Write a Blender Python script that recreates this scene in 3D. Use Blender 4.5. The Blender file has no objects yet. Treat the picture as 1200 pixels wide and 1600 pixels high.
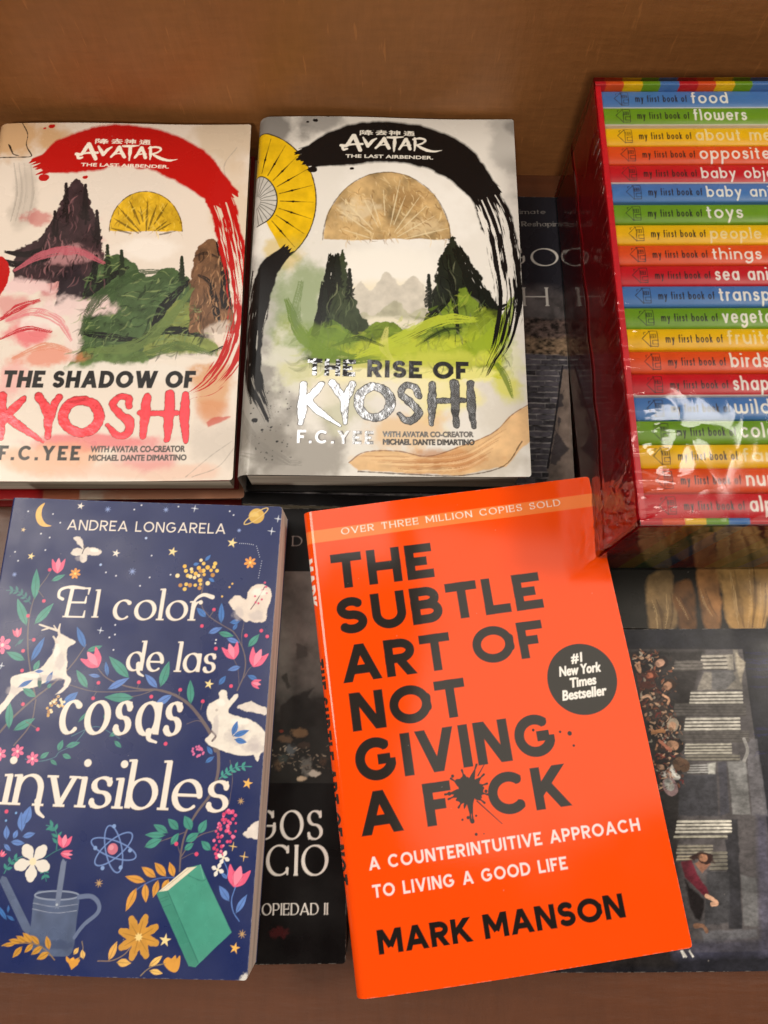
import bpy, math, random
import numpy as np

# ------------------------------------------------------------------ camera, world, lamps, exposure
C = bpy.context.scene.collection
SC = bpy.context.scene
CM = 0.01
FLOOR = 39.6                      # camera height above the shelf floor, cm
F_PX, PITCH, ROLL = 1160.3, 0.2719, -0.0172

def setup_camera():
    cam = bpy.data.cameras.new('camera')
    cam.sensor_fit = 'VERTICAL'; cam.sensor_height = 24.0; cam.sensor_width = 18.0
    cam.lens = 24.0 * F_PX / 1600.0
    cam.clip_start = 0.01; cam.clip_end = 50
    o = bpy.data.objects.new('camera', cam); C.objects.link(o)
    from mathutils import Matrix, Vector
    X = Vector((1, 0, 0)); U = Vector((0, math.cos(PITCH), math.sin(PITCH))); F = Vector((0, math.sin(PITCH), -math.cos(PITCH)))
    c, s = math.cos(ROLL), math.sin(ROLL)
    ix = c * X - s * U; iy = s * X + c * U
    M = Matrix(((ix.x, iy.x, -F.x), (ix.y, iy.y, -F.y), (ix.z, iy.z, -F.z))).to_4x4()
    M.translation = (0, 0, FLOOR * CM)
    o.matrix_world = M
    SC.camera = o
setup_camera()

world = bpy.data.worlds.new('World'); SC.world = world; world.use_nodes = True
world.node_tree.nodes['Background'].inputs[0].default_value = (1.0, 0.90, 0.78, 1)
world.node_tree.nodes['Background'].inputs[1].default_value = 0.06

def area(name, loc, target, sx, sy, radiance, col, shape='RECTANGLE'):
    l = bpy.data.lights.new(name, 'AREA'); l.shape = shape; l.size = sx; l.size_y = sy
    A = sx * sy * (math.pi / 4 if shape in ('DISK', 'ELLIPSE') else 1)
    l.energy = radiance * math.pi * A; l.color = col
    o = bpy.data.objects.new(name, l); C.objects.link(o); o.location = loc
    from mathutils import Vector
    d = Vector(target) - Vector(loc)
    o.rotation_euler = d.to_track_quat('-Z', 'Y').to_euler()
    return o
# two bright ceiling panels of the shop and a small spot; the right, left and rear lamps are added fill
area('ceiling_panel_light', (1.05, 0.16, 2.1), (1.05, 0.16, 0), 1.9, 1.0, 1.25, (1, .93, .80))
area('ceiling_panel_light', (-0.48, 1.4, 2.1), (-0.48, 1.4, 0), 0.92, 1.9, 1.7, (1, .96, .90))
area('small_spot_light', (0.86, 0.72, 1.75), (0.0, 0.05, 0), 0.27, 0.27, 11.0, (1, .94, .84), 'DISK')
area('right_fill_light', (1.35, 0.35, 1.8), (0.0, 0.05, 0), 0.42, 0.42, 46.0, (1, .90, .77), 'DISK')
area('left_fill_light', (-1.25, 0.3, 1.8), (0.0, 0.1, 0), 1.1, 1.1, 9.6, (1, .90, .78), 'DISK')
area('rear_fill_light', (-0.25, -1.45, 1.6), (0, 0.1, 0.05), 0.32, 0.32, 42.0, (1, .88, .74), 'DISK')  # added to brighten the back wall

SC.view_settings.view_transform = 'Standard'; SC.view_settings.look = 'None'
SC.view_settings.exposure = 0.14; SC.view_settings.gamma = 1.0; SC.view_settings.use_curve_mapping = False
SC.cycles.max_bounces = 8; SC.cycles.transparent_max_bounces = 12
SC.cycles.use_denoising = True
SC.cycles.sample_clamp_indirect = 4.0

# ------------------------------------------------------------------ helpers: geometry of the view, used to trace flat print onto flat covers
def unproj(pts, h):
    p = np.asarray(pts, float).reshape(-1, 2)
    a, b = p[:, 0] - 600, 800 - p[:, 1]
    c, s = math.cos(ROLL), math.sin(ROLL)
    u, v = c * a + s * b, -s * a + c * b
    Y = v * math.cos(PITCH) + F_PX * math.sin(PITCH); Z = -v * math.sin(PITCH) + F_PX * math.cos(PITCH)
    return np.stack([u * h / Z, Y * h / Z], 1)

def lin(c):
    c = np.asarray(c, float) / 255.0
    return np.where(c <= 0.04045, c / 12.92, ((c + 0.055) / 1.055) ** 2.4)

def ink(c, k=0.84):
    return np.minimum(lin(c) * k, 0.88).astype(np.float32)

_tab = np.random.RandomState(7).rand(257, 257).astype(np.float32)
def vnoise(x, y, seed=0):
    x = x + seed * 17.31; y = y + seed * 9.77
    xi = np.floor(x).astype(np.int64); yi = np.floor(y).astype(np.int64)
    fx = (x - xi).astype(np.float32); fy = (y - yi).astype(np.float32)
    fx = fx * fx * (3 - 2 * fx); fy = fy * fy * (3 - 2 * fy)
    a = xi % 256; b = yi % 256; a1 = (a + 1) % 256; b1 = (b + 1) % 256
    return ((_tab[b, a] * (1 - fx) + _tab[b, a1] * fx) * (1 - fy) + (_tab[b1, a] * (1 - fx) + _tab[b1, a1] * fx) * fy)
def fbm(x, y, seed=0, o=4):
    t = 0; amp = 0.5; n = 0
    for k in range(o):
        t = t + amp * vnoise(x * 2 ** k, y * 2 ** k, seed + k * 3); n += amp; amp *= 0.55
    return t / n

def cr(pts, n=8, closed=False):
    P = np.asarray(pts, float)
    if closed: Q = np.vstack([P[-1], P, P[0], P[1]])
    else: Q = np.vstack([2 * P[0] - P[1], P, 2 * P[-1] - P[-2]])
    out = []
    for i in range(1, len(Q) - 2):
        t = np.linspace(0, 1, n, endpoint=False)[:, None]
        p0, p1, p2, p3 = Q[i - 1], Q[i], Q[i + 1], Q[i + 2]
        out.append(0.5 * (2 * p1 + (p2 - p0) * t + (2 * p0 - 5 * p1 + 4 * p2 - p3) * t ** 2 + (3 * p1 - p0 - 3 * p2 + p3) * t ** 3))
    if not closed: out.append(P[-1:])
    return np.vstack(out)

class Canvas:
    """flat print of one cover: W x L cm plus a spine strip of `sp` cm on the left"""
    def __init__(s, W, L, ppc, base, sp=0.0, pose=None, k=0.84):
        s.W, s.L, s.sp, s.ppc, s.pose, s.k = W, L, sp, ppc, pose, k
        s.w = int(round((W + sp) * ppc)) + 1; s.h = int(round(L * ppc)) + 1
        s.img = np.empty((s.h, s.w, 4), np.float32); s.img[..., :3] = ink(base, k); s.img[..., 3] = 0
        s.S = ppc / 31.5                      # canvas pixels per photo pixel, about
        s.yy, s.xx = np.mgrid[0:s.h, 0:s.w].astype(np.float32)
    def P(s, pts):
        cx, cy, th, h = s.pose
        q = unproj(pts, h) - [cx, cy]
        c, n = math.cos(th), math.sin(th)
        x = c * q[:, 0] + n * q[:, 1]; y = -n * q[:, 0] + c * q[:, 1]
        return np.stack([(x + s.W / 2 + s.sp) * s.ppc, (s.L / 2 - y) * s.ppc], 1)
    def Lc(s, pts):
        p = np.asarray(pts, float).reshape(-1, 2)
        return np.stack([(p[:, 0] + s.sp) * s.ppc, p[:, 1] * s.ppc], 1)
    def box(s, P, m):
        x0 = max(0, int(P[:, 0].min() - m)); x1 = min(s.w, int(P[:, 0].max() + m) + 2)
        y0 = max(0, int(P[:, 1].min() - m)); y1 = min(s.h, int(P[:, 1].max() + m) + 2)
        return (x0, x1, y0, y1) if x1 > x0 and y1 > y0 else None
    def blend(s, b, cov, col, foil=0.0, k=None):
        x0, x1, y0, y1 = b
        R = s.img[y0:y1, x0:x1]
        col = np.asarray(col)
        if col.ndim == 1: col = ink(col, s.k if k is None else k)
        a = cov[..., None]
        R[..., :3] += (col - R[..., :3]) * a
        R[..., 3] += (foil - R[..., 3]) * cov
    def sd_stroke(s, P, w, butt=(False, False), clip=None, rough=0, rs=6.0, seed=0):
        P = np.asarray(P, float); w = np.broadcast_to(np.asarray(w, float), (len(P),))
        b = s.box(P, w.max() + 3 + rough)
        if b is None: return None, None
        x0, x1, y0, y1 = b
        sd = np.full((y1 - y0, x1 - x0), -99.0, np.float32)
        n = len(P) - 1
        for i in range(n):
            A, B = P[i], P[i + 1]; m = max(w[i], w[i + 1]) + 3 + rough
            a0 = max(x0, int(min(A[0], B[0]) - m)); a1 = min(x1, int(max(A[0], B[0]) + m) + 2)
            c0 = max(y0, int(min(A[1], B[1]) - m)); c1 = min(y1, int(max(A[1], B[1]) + m) + 2)
            if a1 <= a0 or c1 <= c0: continue
            X = s.xx[c0:c1, a0:a1]; Y = s.yy[c0:c1, a0:a1]
            d = B - A; L = math.hypot(*d) + 1e-9; d = d / L
            t = (X - A[0]) * d[0] + (Y - A[1]) * d[1]
            tc = np.clip(t, 0, L)
            q = np.hypot(X - A[0] - tc * d[0], Y - A[1] - tc * d[1])
            v = w[i] + (w[i + 1] - w[i]) * tc / L - q
            if i == 0 and butt[0]: v = np.minimum(v, t)
            if i == n - 1 and butt[1]: v = np.minimum(v, L - t)
            S = sd[c0 - y0:c1 - y0, a0 - x0:a1 - x0]
            np.maximum(S, v, out=S)
        if rough: sd += rough * 2 * (fbm(s.xx[y0:y1, x0:x1] / rs, s.yy[y0:y1, x0:x1] / rs, seed, 3) - 0.5)
        for (nx, ny, cc) in clip or (): sd = np.minimum(sd, cc - nx * s.xx[y0:y1, x0:x1] - ny * s.yy[y0:y1, x0:x1])
        return b, sd
    def stroke(s, P, w, col, a=1.0, butt=(False, False), clip=None, rough=0, foil=0, rs=6.0, seed=0, soft=1.0, k=None):
        b, sd = s.sd_stroke(P, w, butt, clip, rough, rs, seed)
        if b: s.blend(b, np.clip(sd / soft + 0.5, 0, 1) * a, col, foil, k)
    def sd_poly(s, P, m):
        P = np.asarray(P, float); b = s.box(P, m)
        if b is None: return None, None
        x0, x1, y0, y1 = b; X = s.xx[y0:y1, x0:x1]; Y = s.yy[y0:y1, x0:x1]
        d = np.full(X.shape, 1e9, np.float32); ins = np.zeros(X.shape, bool)
        n = len(P)
        for i in range(n):
            A, B = P[i], P[(i + 1) % n]; e = B - A; L2 = e @ e + 1e-12
            t = np.clip(((X - A[0]) * e[0] + (Y - A[1]) * e[1]) / L2, 0, 1)
            d = np.minimum(d, (X - A[0] - t * e[0]) ** 2 + (Y - A[1] - t * e[1]) ** 2)
            if A[1] != B[1]:
                cnd = (A[1] > Y) != (B[1] > Y)
                ins ^= cnd & (X < (B[0] - A[0]) * (Y - A[1]) / (B[1] - A[1]) + A[0])
        d = np.sqrt(d)
        return b, np.where(ins, d, -d)
    def poly(s, P, col, a=1.0, soft=1.0, rough=0, rs=8.0, seed=0, foil=0, grow=0, tex=0.0, k=None):
        b, sd = s.sd_poly(P, 3 + rough + soft + grow)
        if b is None: return
        x0, x1, y0, y1 = b
        X = s.xx[y0:y1, x0:x1]; Y = s.yy[y0:y1, x0:x1]
        if rough: sd = sd + rough * 2 * (fbm(X / rs, Y / rs, seed, 4) - 0.5)
        c = col
        if tex:
            f = 1 + tex * 2 * (fbm(X / (rs * 1.3), Y / (rs * 1.3), seed + 5, 4) - 0.5)
            c = np.clip(ink(col, s.k if k is None else k)[None, None] * f[..., None], 0, .88)
        s.blend(b, np.clip((sd + grow) / soft + 0.5, 0, 1) * a, c, foil, k)
    def wash(s, c, r, col, a, noise=0.6, ns=40.0, seed=0, ang=0.0, power=1.0):
        """soft watercolour cloud: centre c and radii r in canvas pixels"""
        r = np.asarray(r, float); m = r.max() * 1.3
        b = s.box(np.array([c]), m)
        if b is None: return
        x0, x1, y0, y1 = b; X = s.xx[y0:y1, x0:x1] - c[0]; Y = s.yy[y0:y1, x0:x1] - c[1]
        ca, sa = math.cos(ang), math.sin(ang)
        q = np.hypot((X * ca + Y * sa) / r[0], (-X * sa + Y * ca) / r[1])
        n = fbm(X / ns + 31, Y / ns + 11, seed, 5)
        v = np.clip((1.15 - q + noise * 2 * (n - 0.5)) * 1.6, 0, 1)
        v = v * v * (3 - 2 * v)
        s.blend(b, (v ** power) * a, col)
    def brush(s, P, w, col, dry=0.0, rough=0.2, bristle=14.0, along=40.0, seed=0, a=1.0, soft=.12):
        """ink brush along P with half widths w; dry 0..1 (number or per-vertex) opens bristle gaps"""
        P = np.asarray(P, float); n = len(P)
        w = np.interp(np.linspace(0, 1, n), np.linspace(0, 1, len(np.atleast_1d(w))), np.atleast_1d(w))
        dry = np.interp(np.linspace(0, 1, n), np.linspace(0, 1, len(np.atleast_1d(dry))), np.atleast_1d(dry))
        b = s.box(P, w.max() * 1.6)
        if b is None: return
        x0, x1, y0, y1 = b; X = s.xx[y0:y1, x0:x1]; Y = s.yy[y0:y1, x0:x1]
        best = np.full(X.shape, 1e9, np.float32); T = np.zeros_like(best); Sg = np.zeros_like(best); Wd = np.ones_like(best); Dr = np.zeros_like(best); OV = np.zeros_like(best)
        acc = 0.0
        for i in range(n - 1):
            A, B = P[i], P[i + 1]; e = B - A; L = math.hypot(*e) + 1e-9; e = e / L
            tr = (X - A[0]) * e[0] + (Y - A[1]) * e[1]; t = np.clip(tr, 0, L)
            dx = X - A[0] - t * e[0]; dy = Y - A[1] - t * e[1]; d = np.hypot(dx, dy)
            u = d < best
            best = np.where(u, d, best); T = np.where(u, acc + t, T); Sg = np.where(u, (X - A[0]) * -e[1] + (Y - A[1]) * e[0], Sg)
            Wd = np.where(u, w[i] + (w[i + 1] - w[i]) * t / L, Wd); Dr = np.where(u, dry[i] + (dry[i + 1] - dry[i]) * t / L, Dr)
            o = np.zeros_like(tr)
            if i == 0: o = np.maximum(o, -tr)
            if i == n - 2: o = np.maximum(o, tr - L)
            OV = np.where(u, o, OV)
            acc += L
        sn = Sg / Wd
        edge = 1 + rough * 2 * (fbm(T / along * 2, np.sign(sn) * 3 + sn * .6, seed, 4) - 0.5)
        v = np.clip((edge - np.abs(sn)) / soft, 0, 1)
        endn = fbm(sn * bristle * .6, T * 0 + 3.3, seed + 2, 2) * Wd.mean() * 1.2
        v *= np.clip((endn - OV) / 2.0, 0, 1) if True else 1
        br = 0.62 * vnoise(sn * bristle, T / along * .7, seed + 4) + 0.38 * vnoise(sn * bristle * 2.3, T / along * 3, seed + 9)
        v *= np.clip((br - Dr * 0.95 + 0.08) / 0.08, 0, 1)
        s.blend(b, v * a, col)
    def wear(s):
        # rubbed edges and a few specks of dust
        e = np.minimum.reduce([s.w - 1 - s.xx, s.yy, s.h - 1 - s.yy]) / s.ppc
        n = fbm(s.xx / 5, s.yy / 5, 61, 4)
        a = np.clip((n - .5) * 5, 0, 1) * np.clip(1 - e / .035, 0, 1) * .3
        s.img[..., :3] += (ink((206, 198, 190)) - s.img[..., :3]) * a[..., None]
        rnd = random.Random(int(s.W * 100))
        for i in range(14): s.dot(np.array([rnd.random() * s.w, rnd.random() * s.h]), .35 + .5 * rnd.random(), (214, 206, 196), .3)
    def dot(s, c, r, col, a=1.0, foil=0, k=None):
        s.stroke(np.array([c, c + np.array([.01, 0])]), r, col, a, foil=foil, k=k)

# ------------------------------------------------------------------ lettering
def arc(cx, cy, rx, ry, a0, a1, n=22):
    t = np.radians(np.linspace(a0, a1, n))
    return [(cx + rx * math.cos(q), cy + ry * math.sin(q)) for q in t]
CAPS = {
 'A': (.98, [[(0, 0), (.5, 1)], [(.5, 1), (1, 0)], [(.2, .26), (.8, .26)]]),
 'B': (.76, [[(0, 0), (0, 1)], [(0, 1), (.5, 1)] + arc(.5, .765, .42, .235, 90, -90, 14) + [(0, .53)], [(0, .53), (.55, .53)] + arc(.55, .265, .45, .265, 90, -90, 14) + [(0, 0)]]),
 'C': (.98, [arc(.53, .5, .53, .5, 44, 316, 30)]),
 'D': (.9, [[(0, 0), (0, 1)], [(0, 1), (.4, 1)] + arc(.4, .5, .6, .5, 90, -90, 20) + [(0, 0)]]),
 'E': (.68, [[(0, 0), (0, 1)], [(0, 1), (1, 1)], [(0, .5), (.92, .5)], [(0, 0), (1, 0)]]),
 'F': (.66, [[(0, 0), (0, 1)], [(0, 1), (1, 1)], [(0, .48), (.9, .48)]]),
 'G': (1.03, [arc(.5, .5, .5, .5, 46, 325, 30) + [(.95, .3), (.95, .47)], [(.95, .47), (.55, .47)]]),
 'H': (.84, [[(0, 0), (0, 1)], [(1, 0), (1, 1)], [(0, .5), (1, .5)]]),
 'I': (0, [[(.5, 0), (.5, 1)]]),
 'K': (.86, [[(0, 0), (0, 1)], [(.95, 1), (.02, .34)], [(.36, .6), (1, 0)]]),
 'L': (.64, [[(0, 0), (0, 1)], [(0, 0), (1, 0)]]),
 'M': (1.04, [[(0, 0), (0, 1)], [(.03, 1), (.5, .2)], [(.5, .2), (.97, 1)], [(1, 0), (1, 1)]]),
 'N': (.86, [[(0, 0), (0, 1)], [(.04, 1), (.96, 0)], [(1, 0), (1, 1)]]),
 'O': (1.06, [arc(.5, .5, .5, .5, 0, 360, 40)]),
 'P': (.74, [[(0, 0), (0, 1)], [(0, 1), (.5, 1)] + arc(.5, .71, .5, .29, 90, -90, 16) + [(0, .42)]]),
 'R': (.78, [[(0, 0), (0, 1)], [(0, 1), (.5, 1)] + arc(.5, .73, .48, .27, 90, -90, 16) + [(0, .46)], [(.42, .46), (.95, 0)]]),
 'S': (.74, [arc(.5, .755, .46, .245, 28, 262, 18) + arc(.5, .255, .5, .255, 82, -152, 18)]),
 'T': (.78, [[(0, 1), (1, 1)], [(.5, 1), (.5, 0)]]),
 'U': (.84, [[(0, 1), (0, .4)] + arc(.5, .4, .5, .4, 180, 360, 18) + [(1, 1)]]),
 'V': (.95, [[(0, 1), (.5, 0)], [(.5, 0), (1, 1)]]),
 'W': (1.38, [[(0, 1), (.26, 0)], [(.26, 0), (.5, 1)], [(.5, 1), (.74, 0)], [(.74, 0), (1, 1)]]),
 'Y': (.92, [[(0, 1), (.5, .44)], [(1, 1), (.5, .44)], [(.5, .5), (.5, 0)]]),
 '.': (0, [[(.5, 0), (.5, .001)]]), '-': (.42, [[(0, .42), (1, .42)]]),
}
LOW = {
 'a': (.95, [arc(.5, .5, .5, .5, 0, 360, 28), [(1, 1), (1, 0)]]),
 'b': (.95, [[(0, 1.65), (0, 0)], arc(.5, .5, .5, .5, 0, 360, 28)]),
 'c': (.82, [arc(.55, .5, .55, .5, 48, 312, 24)]),
 'd': (.95, [[(1, 1.65), (1, 0)], arc(.5, .5, .5, .5, 0, 360, 28)]),
 'e': (.92, [[(.03, .5), (1, .5)] + arc(.5, .5, .5, .5, 0, 312, 26)]),
 'f': (.56, [[(1.05, 1.58)] + arc(.8, 1.3, .42, .32, 80, 180, 8) + [(.38, 0)], [(0, .95), (.95, .95)]]),
 'g': (.95, [arc(.5, .5, .5, .5, 0, 360, 28), [(1, 1), (1, -.1)] + arc(.5, -.12, .5, .42, 0, -140, 14)]),
 'h': (.88, [[(0, 1.65), (0, 0)], [(0, .5)] + arc(.5, .5, .5, .5, 180, 0, 16) + [(1, 0)]]),
 'i': (0, [[(.5, 1), (.5, 0)], 'dot']),
 'j': (0, [[(.5, 1), (.5, -.3), (.1, -.5)], 'dot']),
 'k': (.78, [[(0, 1.65), (0, 0)], [(.9, 1), (.05, .42)], [(.35, .62), (1, 0)]]),
 'l': (0, [[(.5, 1.65), (.5, 0)]]),
 'm': (1.4, [[(0, 1), (0, 0)], [(0, .6)] + arc(.25, .6, .25, .4, 180, 0, 12) + [(.5, 0)], [(.5, .6)] + arc(.75, .6, .25, .4, 180, 0, 12) + [(1, 0)]]),
 'n': (.88, [[(0, 1), (0, 0)], [(0, .5)] + arc(.5, .5, .5, .5, 180, 0, 16) + [(1, 0)]]),
 'o': (.98, [arc(.5, .5, .5, .5, 0, 360, 30)]),
 'p': (.95, [[(0, 1), (0, -.6)], arc(.5, .5, .5, .5, 0, 360, 28)]),
 'r': (.5, [[(0, 1), (0, 0)], [(0, .45)] + arc(.75, .42, .75, .55, 180, 75, 10)]),
 's': (.7, [arc(.5, .755, .46, .245, 25, 262, 16) + arc(.5, .255, .5, .255, 82, -155, 16)]),
 't': (.55, [[(.42, 1.45), (.42, 0.1), (.75, 0)], [(0, .97), (.95, .97)]]),
 'u': (.88, [[(0, 1), (0, .5)] + arc(.5, .5, .5, .5, 180, 360, 16), [(1, 1), (1, 0)]]),
 'v': (.85, [[(0, 1), (.5, 0)], [(.5, 0), (1, 1)]]),
 'w': (1.3, [[(0, 1), (0, .4)] + arc(.25, .3, .25, .3, 180, 360, 10) + [(.5, .9)], [(.5, .4)] + arc(.75, .3, .25, .3, 180, 360, 10) + [(1, 1)]]),
 'y': (.85, [[(0, 1), (.5, .05)], [(1, 1), (.28, -.55)]]),
}
def sk_text(cv, text, a, b, hgt, wt, col, style='sans', low=False, track=.13, space=.34, slant=0.0, thin=None, foil=0, rough=0, seed=0, alpha=1.0, serif=1.0, fit=True, k=None):
    """letters from centre-line skeletons; a, b = baseline ends in canvas pixels"""
    a = np.asarray(a, float).ravel(); b = np.asarray(b, float).ravel()
    e = (b - a) / np.hypot(*(b - a)); up = np.array([e[1], -e[0]])
    wx = wt * hgt; wy = (thin if thin is not None else wt) * hgt
    G = LOW if low else CAPS
    def adv(ch):
        if ch == ' ': return space
        g = G.get(ch) or CAPS.get(ch)
        return g[0]
    fixed = sum((wt if adv(ch) == 0 else 0) for ch in text); flex = sum(adv(ch) for ch in text) + track * (len(text) - 1)
    total = np.hypot(*(b - a)) / hgt
    xs = (total - fixed) / flex if fit else 1.0
    x = 0.0
    clip = None
    if style in ('sans', 'serif') and not low:
        t0 = a @ up; clip = [(-up[0], -up[1], -t0 + 0.0), (up[0], up[1], t0 + hgt)]
    def M(p):
        p = np.asarray(p, float)
        return a + np.outer(p[:, 0] + slant * p[:, 1], e) + np.outer(p[:, 1], up)
    for ch in text:
        ad = adv(ch)
        if ch == ' ': x += ad * xs + track * xs; continue
        g = G.get(ch) or CAPS.get(ch); gw = (ad * xs if ad else wt) * hgt
        for st in g[1]:
            if isinstance(st, str):
                c = M([(x * hgt + gw / 2, hgt * (1.36 if style == 'round' else 1.42))])[0]
                cv.dot(c, wx * (.55 if style == 'round' else .62), col, alpha, foil, k); continue
            q = np.array(st, float); P = np.empty_like(q)
            P[:, 0] = x * hgt + wx / 2 + q[:, 0] * (gw - wx)
            P[:, 1] = (wy / 2 + q[:, 1] * (hgt - wy)) if style != 'round' else wx / 2 + q[:, 1] * (hgt - wx)
            if style == 'round':
                cv.stroke(M(P), wx / 2, col, alpha, rough=rough, seed=seed, foil=foil, k=k)
            elif style == 'sans':
                P = P.copy(); bt = [True, True]
                if ch == '.': P[0, 1] = 0; P[1, 1] = wx
                else:
                    for i in (0, -1):
                        dg = q[1] - q[0] if i == 0 else q[-1] - q[-2]
                        if len(q) == 2 and abs(dg[1]) > .3 and abs(dg[0]) > .05 and q[i, 1] in (0, 1): P[i, 1] = q[i, 1] * hgt
                    for end, (i, j) in enumerate(((0, 1), (-1, -2))):
                        d = P[i] - P[j]; d = d / (np.hypot(*d) + 1e-9)
                        if q[i, 1] in (0, 1) and abs(d[1]) > .3: P[i] = P[i] + d * wx
                        elif q[i, 0] in (0, 1): P[i] = P[i] + d * wx / 2
                if len(q) > 20 and np.allclose(q[0], q[-1]): bt = [False, False]
                cv.stroke(M(P), wx / 2, col, alpha, butt=bt, clip=clip, foil=foil, rough=rough, seed=seed, k=k)
            else:
                if ch == '.': cv.dot(M([(P[0, 0], wx * .6)])[0], wx * .6, col, alpha, foil, k); continue
                if len(P) == 2: P = np.linspace(P[0], P[1], 4)
                d = np.gradient(P, axis=0); an = np.arctan2(d[:, 1], d[:, 0])
                w = (wy + (wx - wy) * np.abs(np.sin(an - math.radians(18))) ** 1.5) / 2
                closed = len(q) > 20 and np.allclose(q[0], q[-1])
                cv.stroke(M(P), w, col, alpha, butt=(not closed and (not low or len(q) == 2 or abs(q[0, 1] - 1) < .02), not closed and (not low or len(q) == 2 or abs(q[-1, 1]) < .02)), clip=clip, foil=foil, k=k)
                if closed: continue
                for i, j in ((0, 1), (-1, -2)):
                    dd = P[i] - P[j]; dd = dd / (np.hypot(*dd) + 1e-9); p = P[i]
                    th = max(wy * .5, .5)
                    if abs(dd[1]) > .55 and (abs(q[i, 1]) < .02 or abs(q[i, 1] - 1) < .02 or q[i, 1] > 1.6):
                        ln = wx * 0.95 * serif; yb = p[1]
                        l0, l1 = ln, ln
                        if low and q[i, 1] > .9: l1 = wx * .35 if ch not in 'v' else ln
                        if low and q[i, 1] < .1 and ch in 'abd': continue
                        y2 = yb + (th * .3 if q[i, 1] < .5 else -th * .3)
                        cv.stroke(M([(p[0] - l0, y2 - (wy * .3 if low and q[i, 1] > .9 and ch != 'v' else 0)), (p[0] + l1, y2)]), th, col, alpha, butt=(True, True), clip=clip, foil=foil, k=k)
                    elif not low and abs(dd[0]) > .7 and q[i, 0] > .85 and ch in 'EFLTZ':
                        s_ = -1 if q[i, 1] > .6 else 1
                        cv.stroke(M([(p[0], p[1]), (p[0], p[1] + s_ * hgt * .2)]), [wx * .3, wy * .4], col, alpha, clip=clip, foil=foil, k=k)
                        if ch == 'T':
                            pass
                    elif not low and ch == 'T' and abs(dd[0]) > .7:
                        cv.stroke(M([(p[0], p[1]), (p[0], p[1] - hgt * .2)]), [wx * .3, wy * .4], col, alpha, clip=clip, foil=foil, k=k)
                    elif ch in 'CGSs' and not (ch == 'G' and i == -1):
                        s_ = 1 if q[i, 1] > .5 else -1
                        cv.stroke(M([(p[0], p[1] - s_ * hgt * .06), (p[0] + wx * .1, p[1] + s_ * hgt * .12)]), [wx * .42, wy * .5], col, alpha, clip=clip, foil=foil, k=k)
                    elif low and ch in 'cr' :
                        if (ch == 'c' and i == 0) or (ch == 'r' and i == -1):
                            cv.dot(M([p])[0], wx * .52, col, alpha, foil, k)
        x += (ad * xs if ad else wt) + track * xs

_bf = {}
def outlines(text):
    if text in _bf: return _bf[text]
    cu = bpy.data.curves.new('lettering_outline', 'FONT'); cu.body = text
    o = bpy.data.objects.new('lettering_outline', cu); C.objects.link(o)
    dg = bpy.context.evaluated_depsgraph_get()
    oe = o.evaluated_get(dg); cc = oe.to_curve(dg)
    polys = []
    for sp in cc.splines:
        bp = sp.bezier_points; n = len(bp); pts = []
        for i in range(n):
            p, q = bp[i], bp[(i + 1) % n]
            A, B, D, E = (np.array(v[:2]) for v in (p.co, p.handle_right, q.handle_left, q.co))
            for t in np.linspace(0, 1, 6, endpoint=False):
                pts.append(A * (1 - t) ** 3 + 3 * B * t * (1 - t) ** 2 + 3 * D * t * t * (1 - t) + E * t ** 3)
        polys.append(np.array(pts))
    oe.to_curve_clear(); bpy.data.objects.remove(o); bpy.data.curves.remove(cu)
    _bf[text] = polys
    return polys
def bf_text(cv, text, a, b, hgt, col, bold=0.0, cap=0.69, slant=0.0, foil=0, alpha=1.0, rough=0, seed=0, k=None):
    polys = outlines(text)
    a = np.asarray(a, float).ravel(); b = np.asarray(b, float).ravel()
    e = (b - a) / np.hypot(*(b - a)); up = np.array([e[1], -e[0]])
    xmin = min(p[:, 0].min() for p in polys); xmax = max(p[:, 0].max() for p in polys)
    sx = np.hypot(*(b - a)) / (xmax - xmin); sy = hgt / cap
    Q = [a + np.outer((p[:, 0] - xmin) * sx + slant * p[:, 1] * sy, e) + np.outer(p[:, 1] * sy, up) for p in polys]
    al = np.vstack(Q); bx = cv.box(al, 9 + bold)
    if bx is None: return
    x0, x1, y0, y1 = bx
    D = np.full((y1 - y0, x1 - x0), 1e9, np.float32); I = np.zeros(D.shape, bool)
    for q in Q:
        bb, sd = cv.sd_poly(q, 5 + bold)
        if bb is None: continue
        u0, u1, v0, v1 = bb
        S = (slice(v0 - y0, v1 - y0), slice(u0 - x0, u1 - x0))
        D[S] = np.minimum(D[S], np.abs(sd)); I[S] ^= sd > 0
    sd = np.where(I, D, -D) + bold
    if rough: sd = sd + rough * 2 * (fbm(cv.xx[y0:y1, x0:x1] / 5, cv.yy[y0:y1, x0:x1] / 5, seed, 3) - .5)
    cv.blend(bx, np.clip(sd + .5, 0, 1) * alpha, col, foil, k)

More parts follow.
